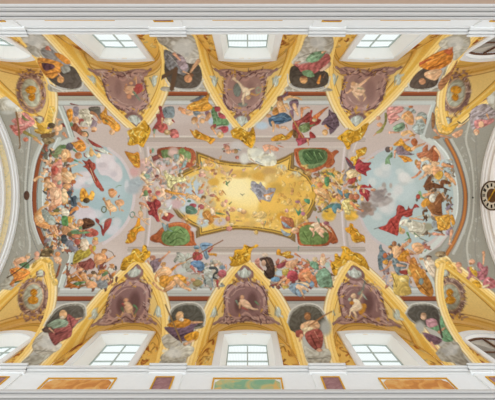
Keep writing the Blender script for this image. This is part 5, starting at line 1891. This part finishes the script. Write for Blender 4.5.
# ---------------------------------------------------------------- right end of the vault
crowd('R', 200, (416, 160, 452, 235), lambda x, y: x > 428-8*abs(y-198)/40, ['b9925c', '8a6a4c', 'd9a880', '9a8a78', 'b8b4a4', '6f5a48', 'a8a098', 'c8a070'])
crowd('R', 90, (384, 244, 428, 286), lambda x, y: True, WARMS)
PT.run('''
S R
@ 372 88 7.984
F painted_figure|figure in pink robe with olive sleeve
d d4938a 40 120,160 150,150 250,150 240,190 200,210 230,240 190,265 150,290 130,260 120,210
m e8b8a8 20 150,190 200,180
m c8746c 10 130,250 210,260
q 8f8a4a 100,200 120,205 118,270 100,310 80,350 40,365 30,355 70,320 100,270
m b4ac68 8 105,270 60,345
e d8a080 50,240 20,18
e d9a078 62,293 24,18
m d99868 10 35,360 10,385
F painted_figure|figures in grey blue and green cloth
d 8aa688 40 165,320 200,290 250,275 265,310 240,340 190,350
m 5f8468 10 180,335 245,310
m e0a888 20 135,355 220,355
m e3b898 14 200,250 240,235
d 9fa8a4 40 250,160 300,150 350,185 340,205 290,185
d a3aca8 70 360,210 400,190 440,220 430,290 400,370 350,360 320,310 350,280
m c4ccc4 10 380,290 390,350
q dca068 235,220 290,180 330,220 330,290 290,290 255,260
m f0c490 12 270,210 310,240
m c07c48 10 270,290 285,330
e e8c090 250,240 16,14
e c87848 310,150 20,10
m e6c098 30 350,245 400,235 425,280
m c98050 14 425,250 430,290
m e3b47c 40 240,370 300,350 340,385
m d9903c 14 300,385 350,370
@ 372 138 7.984
F painted_figure|flying figure in mauve and orange
e 6a5c58 128,92 24,24
e dba880 154,85 14,16
d d9983a 60 170,50 210,20 230,0 250,20 270,50 310,75 325,100 310,110 270,100 240,65 190,65
m f4c058 10 215,30 260,75
d 8f7a84 20 190,80 240,60 260,90 310,120 340,130 300,140 240,135 200,130
d e0963a 30 205,140 250,140 300,155 325,185 290,190 260,195 235,165
m b06c24 8 240,155 290,180
m dba080 22 185,100 180,160
q 7f9f78 110,165 140,130 160,110 165,150 140,170 150,215 130,205 105,210
m e3b080 34 320,90 350,70 420,45
m d9986c 10 385,65 430,35
m dc9c78 26 260,20 300,10
q b0643c 310,25 340,0 365,30 350,65 325,60
F painted_cloud|dark streaks of cloud
c a59a8e 95,380 20,30
c b0a396 150,380 14,24
m e0a078 12 0,160 20,150
F painted_angel|nude angel with red brown drapery
d b06a48 50 355,125 400,110 405,80 445,50 450,100 495,60 495,180 470,200 430,150 380,165
m d08c68 10 400,120 480,100
e b88848 355,195 16,25
e dca078 375,200 20,18
q ecc094 400,240 440,210 495,230 495,280 450,290 420,270
m e8b888 34 395,175 440,165 480,195
m d98f60 40 370,220 380,250
m d98c60 22 390,265 350,305 315,320
m e3b088 26 440,270 410,310 375,330
@ 433 138 7.984
q b0603c 0,70 20,65 45,110 45,170 20,210 0,215
q b0b8b8 80,170 160,180 160,195 90,200
q a8b2b2 80,240 130,240 150,290 110,270
m e6b488 24 15,80 50,130 60,180
m ecc094 50 0,210 50,200
m e0a070 34 75,210 150,230
e c9784c 155,228 12,14
q e3a878 0,230 40,230 60,280 20,300 0,295
q d9a848 10,300 60,260 85,290 60,330 30,330
m e0a470 36 100,285 160,340 180,375
F painted_horse|rearing brown horse
q 7a4a30 65,335 130,345 140,365 110,370 90,365 85,398 60,398
q 6f452c 0,360 50,370 80,398 0,398
@ 372 138 7.984
q 7a4c30 430,340 460,305 475,320 470,350 495,365 495,398 415,398
@ 433 188 7.984
m 6a4028 14 85,0 140,20
q 8a5634 -40,140 0,110 40,50 60,40 80,80 70,130 75,215 50,220 0,205
m b07850 12 20,130 60,80
m 5f3820 10 20,190 70,200
m b07850 12 95,95 115,60
@ 372 188 7.984
q a0683c 440,140 495,100 495,210 460,180
m 6a4830 24 440,180 410,190 415,225 440,260
m 5c4030 14 440,230 430,270
e 6f4a34 445,8 25,14
F painted_rider|rider with green and orange cloth
m e0a070 30 410,60 495,35
m 7f9f6c 24 380,30 395,70 440,90
e b04c40 368,70 18,22
q d9963a 390,125 430,80 460,100 465,130 430,150 405,155
e dcd6c8 482,80 26,36
m f4f0e4 10 475,60 480,100
e 6a6258 358,95 10,14
F painted_dark_cloud|dark mauve clouds
k b4a89e 70,70 90,80 26
k 988a82 50,60 60,56 16
k 93857d 105,40 46,40 12
k a2968c 20,125 34,50 10
e d29c78 10,12 22,10
m b06850 10 -10,20 25,25
F painted_horse|white horse
c 9a9478 450,310 42,35
q d0cab8 215,275 250,250 290,250 330,260 420,290 430,340 400,370 340,375 300,350 280,310 250,305 225,305
m ece8d8 18 320,310 400,320
m 8d8a7c 7 225,300 250,280
m a8a490 9 300,345 400,360
e 7f8078 300,265 16,10
m b06058 6 240,290 265,260
m d8d4c0 20 345,385 420,380
m 6f8f68 12 335,360 380,390
m e0a078 16 300,240 380,250 410,255
e e3b488 240,345 26,24
e d0b058 226,330 10,22
m 6f9f6c 20 280,355 300,395
l c8a868 5 300,250 420,215
F red_banner|red banner
d ac443c 50 45,318 110,295 140,250 190,215 195,165 215,135 255,150 265,175 285,165 290,140 300,160 320,165 345,125 380,155 340,160 325,190 320,220 280,235 250,225 230,250 215,290 215,340 205,380 180,375 120,350
m c46458 10 210,160 200,230
m 83302c 10 150,260 190,330
m c05c50 9 270,190 310,180
l 6a6458 6 15,328 60,315
@ 433 188 7.984
F painted_rider|rider in orange tunic
d dba040 50 10,225 60,225 80,215 130,210 140,250 135,320 90,340 40,330 30,270
m f4cc6c 12 60,240 110,300
m b0742c 9 50,300 110,330
q d99838 140,210 170,240 175,290 150,290
m 8f8090 30 110,170 130,145 160,130
m c98058 10 150,190 155,170
m dc9c80 28 0,365 95,375
d 9a8694 40 100,350 150,310 150,350 120,380
m e0a480 34 150,340 140,398
e 9aa0a4 10,290 22,30
@ 433 238 7.984
m e6b894 20 140,0 130,40
e dca888 135,48 18,8
@ 372 238 7.984
F painted_man|man with bare back in orange skirt
d 75848a 60 160,190 170,155 205,155 215,190 240,200 280,210 270,240 230,250 235,290 200,290 175,240
m a0b0b4 8 180,170 200,240
q 9a4038 225,260 290,260 285,290 230,285
m e0ac88 26 200,215 270,225
q dfae80 165,70 205,60 235,100 215,150 175,160 160,110
m f0ca9c 16 180,80 185,130
e a06a48 178,45 20,22
m d9986c 22 215,95 260,50 300,15
d c8842c 60 200,160 250,105 290,95 300,150 290,185 240,190 215,180
m e8b04c 9 230,150 280,120
m dc9c6c 34 290,150 310,210 320,250
e d9906c 335,265 18,8
F painted_man|bending nude man
q dfa878 315,55 360,35 400,50 415,85 400,115 360,120 330,95
m f0c89c 16 330,60 380,55
m b07c50 8 360,115 400,90
e c98c64 300,20 16,22
m dcaa80 18 280,90 340,125 400,120
m 6f9a70 14 300,0 260,20
m 6f9a70 10 420,110 440,90
m 8a8468 10 380,0 450,30
F painted_figure|winged figure in blue grey
d 66767e 50 45,150 60,110 55,70 75,50 85,90 110,110 130,140 160,120 170,150 140,180 120,175 90,195 85,225 100,265 60,255 50,215
m 93a4aa 8 70,90 80,180
e b8643c 105,140 18,22
q d99a40 85,185 120,170 125,205 95,210
m e0a070 30 150,190 130,225 105,245
m d98c64 12 105,250 60,268
F gold_block|golden block and cloth
q d0b05c 150,280 200,290 215,300 290,300 300,370 310,450 180,450 170,330
m e8d28c 40 230,330 280,340
m 9a7a34 10 160,290 200,398
l 9a98a0 8 85,330 125,300 110,350 130,380
l 8d9498 10 300,330 300,380 320,390
d b8763a 60 300,190 330,150 355,180 370,220 400,250 430,290 450,330 460,398 400,398 370,370 340,330 310,290
m d9a860 10 340,200 390,280
m 8a4c28 10 370,330 430,380
q c8b068 285,240 310,220 320,290 290,290
@ 371 200 3.992
d bf8038 60 150,260 185,260 230,310 250,360 240,385 200,370 175,330 160,290
m e0b868 6 180,280 225,350
m 7f4c24 5 190,330 230,375
e 7f8c88 200,325 10,14
S PB|pendentive_fresco|fresco of a figure in lavender and pink, upper right corner|fresco|corner frescoes
@ 433 88 7.984
F cloud|grey cloud
q bab3a2 430,60 495,20 495,170 440,120
c cbc4b2 470,90 24,40
F painted_figure|figure in lavender and pink
m c06860 20 345,125 420,90
e b85a54 325,150 28,32
e d8d0c4 390,75 26,24
m c98070 18 400,60 430,90
d a89a9c 40 290,210 340,150 420,125 490,180 495,225 440,250 380,260 320,330 300,290
m c8bcbc 14 350,180 420,190
m 7d6f74 10 360,230 440,220
d c8807c 20 330,265 380,250 430,255 480,240 485,270 430,300 380,320 340,320
e e0b088 385,290 22,26
e d99c78 348,350 24,24
e ecc4a0 345,362 16,16
m d9a06c 20 430,210 445,245
F painted_putto
q e0a880 150,370 200,340 240,330 225,380 180,398
m d9986c 14 200,310 260,285
e d99c78 190,375 18,16
m dc9c78 24 10,330 50,380
m d99870 18 60,380 150,398
e b07848 30,395 30,12
q 9a6a44 -10,200 14,215 14,300 -10,320
F bracket|pale block bracket
q 55483a 190,260 220,285 300,215 280,200 300,225 235,285 220,275
S PD|pendentive_fresco|fresco of a man in rose red and yellow raising his arm, lower right corner|fresco|corner frescoes
@ 433 238 7.984
F garland
e a89070 60,130 45,26
e 8a6a48 85,118 12,12
e c4b08c 40,135 14,10
e 6a543a 60,145 16,8
F painted_putto|white putto
@ 372 238 7.984
q e0ccb4 415,200 440,170 480,170 500,200 500,310 470,300 440,260
m f0e4d0 12 440,190 470,240
m c8a888 8 450,220 490,280
m d9b494 12 410,170 430,215
e e0bc9c 455,165 16,14
@ 433 238 7.984
F painted_man|man in rose red robe
d b87078 50 245,335 290,290 270,240 300,230 330,260 380,260 350,220 370,190 410,230 435,220 440,270 420,320 380,340 340,310 290,330 310,380 260,375
m d89a9c 12 290,270 280,340
m 8f4c58 10 380,300 420,260
m d08c90 10 380,230 410,290
e d8a080 312,190 26,22
e b07850 300,205 12,10
d d9a838 70 290,235 320,230 355,280 345,310 310,280
q e8d8b8 310,235 330,230 330,260
m dfa47c 24 405,110 405,160 400,215
e d99c74 403,115 12,12
d b8686c 40 400,350 440,310 495,340 495,398 410,398
m d8a0a0 12 430,330 480,370
d d8a030 70 310,350 350,335 380,360 385,398 320,398
m dfa888 14 310,305 360,340
m d8c4a0 26 400,395 450,372
F painted_putto
e d89878 205,215 26,24
q dfa888 190,240 230,250 230,280 205,275
''')
# ---------------------------------------------------------------- seated figures between the windows
PT.run('''
S S1|seated_figure_fresco|fresco of a bald figure in orange and grey over a dark niche, upper left spandrel|fresco|spandrel figures
@ 0 0 3.96
q b8b2a6 195,330 240,352 310,352 325,362 200,362
F niche|dark brown oval niche
q 5c5148 190,300 230,270 285,262 318,305 322,340 290,352 240,345 205,325
l cfc8b8 5 186,310 200,338 240,355 290,360 322,348 330,325
F cloud|grey cloud
q b3aca2 80,135 150,130 190,165 200,195 170,215 130,210 110,185
c c0baae 140,160 36,22
k c0baae 140,160 50,28 9
q a8a298 100,190 140,185 160,220 140,225
F painted_figure|figure in grey and orange robes
q 8f8a88 160,200 190,185 230,215 270,240 278,258 250,260 210,235 180,230
q d98c38 215,210 245,215 280,245 265,255 235,235
d d38a3a 40 150,230 200,235 250,255 240,285 210,310 180,300 155,265
m f0b058 6 160,245 235,265
m 9a5c28 6 180,295 230,285
d 5c3c44 20 165,250 210,255 215,270 180,280
q 9a9890 240,265 270,260 278,280 250,290
m d99a78 12 185,185 200,200
e c0705c 188,190 9,9
e d99c60 240,315 14,14
m d8a480 8 230,290 245,305
S S2|seated_figure_fresco|fresco of a figure in grey mauve with crossed dark beams over a niche|fresco|spandrel figures
@ 124 0 3.992
q b8b2a6 160,345 240,360 310,350 320,364 160,364
F niche|dark brown oval niche
q 5b5148 170,230 162,290 190,340 240,354 290,347 312,310 300,260 260,240 220,230
l cfc8b8 5 158,300 184,344 240,362 292,355 318,316
F cloud|grey cloud
q b5aea4 140,140 260,135 290,180 300,235 270,255 210,230 170,190 140,170
c c4beb2 230,190 40,30
k c4beb2 230,190 56,39 9
m 9c968c 6 160,180 230,225
F painted_figure|figure in grey and mauve robe
d 7d7a7c 40 160,200 200,215 240,240 260,270 240,300 210,290 170,270
m a09c9c 6 175,215 225,270
d a8949c 60 210,215 240,230 255,270 240,285 215,260
m d9a080 14 198,213 225,240
m dba880 18 300,240 280,265 265,290
e 7a5038 262,300 16,10
e d29468 256,314 16,16
m e0b088 8 235,285 262,296
F crossed_beams|dark wooden beams
l 5f4a38 16 125,325 210,275
l 644a36 18 208,272 190,358
S S3|seated_figure_fresco|fresco of a figure in rose and green robes, right of the upper middle window|fresco|spandrel figures
@ 248 0 3.992
q b8b2a6 160,345 240,360 310,350 330,364 160,364
F niche|dark brown oval niche
q 54493f 165,290 180,262 240,265 300,280 322,300 312,340 250,354 190,347 168,325
l cfc8b8 5 158,295 162,335 190,354 250,362 312,350 328,305
F cloud|grey cloud
q b9b2a7 240,140 330,140 340,190 310,230 240,240 190,260 175,245 210,200
c c8c2b6 280,170 36,24
k c8c2b6 280,170 50,31 9
m 9c968a 6 200,230 260,210
F painted_figure|figure in rose and green robes
q cfae98 270,250 320,240 330,262 290,285
d b0605c 30 180,255 240,255 290,220 320,215 330,240 300,270 250,300 215,290 200,270
m cf8a80 6 200,260 300,240
d 7a9a78 30 230,240 260,210 310,205 290,235 260,250
m a0bc9c 6 250,230 300,212
q 7c9c74 215,285 250,280 265,305 230,305
m d8a080 12 190,252 210,246
m dca47c 9 295,210 312,204
e d8a068 222,318 16,16
e 8a5c40 224,308 12,6
m d98c40 14 280,332 290,300
m 7a5c48 8 300,310 310,290
S S4|seated_figure_fresco|fresco of a figure in bright orange robe, upper right spandrel|fresco|spandrel figures
@ 371 0 3.992
q b8b2a6 150,345 220,356 270,350 270,364 140,364
F niche|dark brown niche
q 5b4c42 155,330 190,285 240,265 270,300 260,340 220,354 165,352
l cfc8b8 5 148,332 160,360 220,362 264,346
F cloud|grey cloud
q bcb5a6 300,150 380,130 395,180 350,230 330,240 320,200 290,195 270,175
c cac3b4 340,170 34,26
k cac3b4 340,170 47,33 9
F painted_figure|figure in orange robe
d a87048 50 270,330 320,280 345,240 335,280 295,345 275,360
d d4812f 30 190,260 250,215 320,195 325,240 290,270 240,280
m f0a850 6 220,250 300,220
m a05424 6 230,275 300,250
q c06038 290,205 325,190 320,220
m d99a78 9 310,195 328,188
q dfae84 215,290 260,275 285,285 260,320 220,310
m f0cca4 8 230,292 262,288
e d0946c 205,325 14,13
m c05c38 12 195,255 240,235
m b0a890 9 290,300 305,260
S S5|seated_figure_fresco|fresco of a bald man in dark red cloak, lower left spandrel|fresco|spandrel figures
@ 0 300 3.96
F niche|dark grey brown niche
q 8f8a80 175,105 228,32 292,14 332,24 338,68 306,95 280,115 195,115
q 5c554c 182,100 232,40 290,22 325,30 330,65 300,90 280,110 200,110
l cfc8b8 5 172,102 222,32 288,12 334,20 342,62
F cloud|grey cloud
q a9a498 80,260 110,225 160,215 190,210 215,205 150,255
q bfb8ac 130,170 160,130 205,120 215,160 245,175 230,200 190,215 150,215 130,195
c d0c9bb 190,170 30,26
k d0c9bb 190,170 42,33 9
m 9a958a 6 140,200 220,205
F painted_man|bald man in grey green and dark red
d 9c5450 40 210,115 260,100 268,55 300,75 320,70 290,110 280,145 240,165 215,180 190,130
m c07c74 6 225,115 275,100
m 6f3a3c 8 220,135 270,122
m 6f3a3c 7 275,70 285,110
d 8a9a84 30 190,95 230,75 270,85 260,105 220,112 190,110
q 5c4840 165,115 200,105 212,125 180,130
e d8a878 250,57 16,18
e c8b8a0 246,70 10,8
m dba880 8 300,76 326,70
m d8a888 8 195,112 215,130
S S6|seated_figure_fresco|fresco of a man with staff in purple and orange, left of lower middle window|fresco|spandrel figures
@ 124 300 3.992
F niche|dark grey niche
q 8f8a80 178,86 192,32 240,12 296,17 323,58 318,108 260,116 194,108
q 57534a 185,80 200,40 240,20 290,25 315,60 310,100 260,110 200,100
l cfc8b8 5 176,80 192,32 240,11 296,16 324,58 319,104
F cloud|grey cloud
q 9f9a8e 150,240 240,235 220,262 150,262
q b8b0a2 150,150 190,135 220,165 200,190 165,190
q c4beb0 150,220 190,195 230,180 280,190 260,225 200,240 150,240
c d0cabc 200,210 36,18
k d0cabc 200,210 50,23 9
F painted_man|man in purple robe with orange cape
d 6f5566 40 160,110 210,105 270,85 300,90 280,110 270,150 230,165 200,150
m 94788a 6 190,120 260,105
m 4c3848 7 210,145 265,130
d c8842e 30 170,100 210,80 250,75 270,90 240,110 200,110
m e8ac50 6 190,95 250,85
e b8946c 224,54 14,9
e d8aa78 222,66 16,18
e e8dcc8 230,78 9,7
m dba57c 12 270,90 315,88
d d9982f 20 240,145 280,125 300,130 290,160 255,165
m e0b088 14 240,178 280,160
F staff
l 8a6a40 6 165,18 200,100 230,170
S S7|seated_figure_fresco|fresco of a half nude man with a blade and dark red cloth over a niche|fresco|spandrel figures
@ 248 300 3.992
F niche|dark grey niche
q 8f8a80 158,94 172,42 220,17 275,22 308,60 318,115 262,148 198,138
q 5d574c 165,90 180,50 220,25 270,30 300,65 310,110 260,140 200,130 170,120
l cfc8b8 5 156,92 172,42 220,16 276,21 309,60 320,112
F cloud|grey cloud
c a9a598 310,110 26,36
c b9b5a8 235,165 20,40
q b5b0a4 220,180 260,200 320,195 330,240 290,260 240,250
m 8f8a7e 6 240,235 320,230
F painted_man|half nude man in dark red cloth
q dfb085 215,95 260,80 285,95 280,115 230,125 210,115
m f0cca0 8 225,105 265,92
e 8a5c38 238,58 14,9
e b0784c 238,68 13,13
d d8c4a0 30 210,120 250,105 260,125 225,140
d 9a4f46 60 230,130 280,115 300,140 295,190 270,200 235,165
m 6f3630 7 250,140 275,190
m c07868 6 265,125 290,170
q a05448 190,125 215,120 220,140 195,150
m dba078 16 215,140 205,165
m dca878 14 275,88 250,108
e d8a080 285,200 12,7
F blade
l 9a6a44 6 240,105 300,65 335,45
S S8|seated_figure_fresco|fresco of a figure in green, rose and purple with dark book, lower right spandrel|fresco|spandrel figures
@ 371 300 3.992
F niche|dark grey niche
q 8f8a80 138,55 165,18 232,14 272,34 278,96 230,108 175,96
q 58524a 145,55 170,25 230,22 265,40 270,90 230,100 180,90
l cfc8b8 5 136,54 164,17 232,13 274,34
F cloud|grey cloud
c b0aa9c 195,110 22,30
q a39c90 250,225 300,170 345,170 370,220 395,265 330,250 290,245
c b4aea2 320,200 30,22
k b4aea2 320,200 42,28 9
F painted_figure|figure in green and rose
d 6f9a72 50 220,105 270,100 280,60 300,110 330,160 290,165 270,130
m 98bc98 6 275,110 310,150
q c08a94 220,80 255,75 265,100 230,110
m d8acb0 6 228,85 252,85
d 7a5a68 30 205,130 250,140 285,160 260,180 230,165
e d9b090 210,66 12,14
e b89070 210,56 10,6
m dba080 12 240,170 265,200
m d99878 12 270,130 295,110
l 4c4038 8 265,60 285,150
B
''')
# ---------------------------------------------------------------- turn the painted cells into objects
for k, d in enumerate(list(IDS)):
    if d['name'] in ('painted_putti', 'painted_cloud', 'painted_angel') and d['parent'] is not None:
        if d['name'] == 'painted_putti': d['name'] = 'painted_putto'
        VAULT.split(k)
bag = {}
for cv in [VAULT]+[c for L in LUN for c in (L['cv'], L['wv'])]: cv.emit(bag)
def build_paint(k, name, parent, off):
    parts = bag.get(k, [])
    V = np.concatenate([p[0] for p in parts]) if parts else np.zeros((0, 3))
    C = np.concatenate([p[1] for p in parts]) if parts else np.zeros((0, 3))
    n = 0; Fs = []
    for p in parts: Fs.append(p[2]+n); n += len(p[0])
    Fq = np.concatenate(Fs) if Fs else np.zeros((0, 4), int)
    me = bpy.data.meshes.new(name)
    me.vertices.add(len(V)); me.vertices.foreach_set('co', (V-off).astype(np.float32).ravel())
    me.loops.add(Fq.size); me.loops.foreach_set('vertex_index', Fq.astype(np.int32).ravel())
    me.polygons.add(len(Fq)); me.polygons.foreach_set('loop_start', np.arange(0, Fq.size, 4, dtype=np.int32))
    me.update(calc_edges=True)
    at = me.color_attributes.new('paint', 'FLOAT_COLOR', 'POINT')
    at.data.foreach_set('color', np.concatenate([C, np.ones((len(C), 1))], 1).astype(np.float32).ravel())
    me.materials.append(FRESCO); me.shade_smooth()
    o = bpy.data.objects.new(name, me); COL.objects.link(o)
    if parent is not None: o.parent = parent
    return o
OBJ = {}; BASE = {}
kids = {}
for k, d in enumerate(IDS):
    if d['parent'] is not None: kids.setdefault(d['parent'], []).append(k)
def has(k): return k in bag or any(has(c) for c in kids.get(k, []))
def allv(k):
    r = [p[0] for p in bag.get(k, [])]
    for c in kids.get(k, []): r += allv(c)
    return r
for k, d in enumerate(IDS):
    if not has(k): continue
    if d['parent'] is None:
        if k == 0: off = np.zeros(3)
        else:
            v = np.concatenate(allv(k)); off = v.mean(0)
        BASE[k] = off
        o = build_paint(k, d['name'], None, off); o.location = off
        if k == 0: setp(o, 'painted barrel vault with grey and mauve painted mouldings', None, None, 'structure')
        elif d.get('kind'): setp(o, d['label'], None, None, d['kind'])
        else: setp(o, d['label'], d['cat'], d['group'])
        OBJ[k] = o
    else:
        BASE[k] = BASE[d['parent']]
        o = build_paint(k, d['name'], OBJ[d['parent']], BASE[k])
        if d['label']: o['label'] = d['label']
        if d['name'] == 'background_figures': o['kind'] = 'stuff'
        OBJ[k] = o

# ---------------------------------------------------------------- light, view
w = bpy.data.worlds.new('World'); SC.world = w; w.use_nodes = True
bgn = w.node_tree.nodes['Background']; bgn.inputs[0].default_value = (.94, 1.0, 1.07, 1); bgn.inputs[1].default_value = 1.5
cam = bpy.data.cameras.new('camera'); co = bpy.data.objects.new('camera', cam); COL.objects.link(co)
co.location = (0, EYE_Y, 0); co.rotation_euler = (PI, 0, 0)
cam.sensor_width = 36; cam.lens = F/495*36; cam.shift_y = -(200-CY)/495; cam.clip_end = 200
SC.camera = co
vs = SC.view_settings; vs.view_transform = 'Standard'; vs.look = 'None'; vs.gamma = 1; vs.use_curve_mapping = False
vs.exposure = 0.0
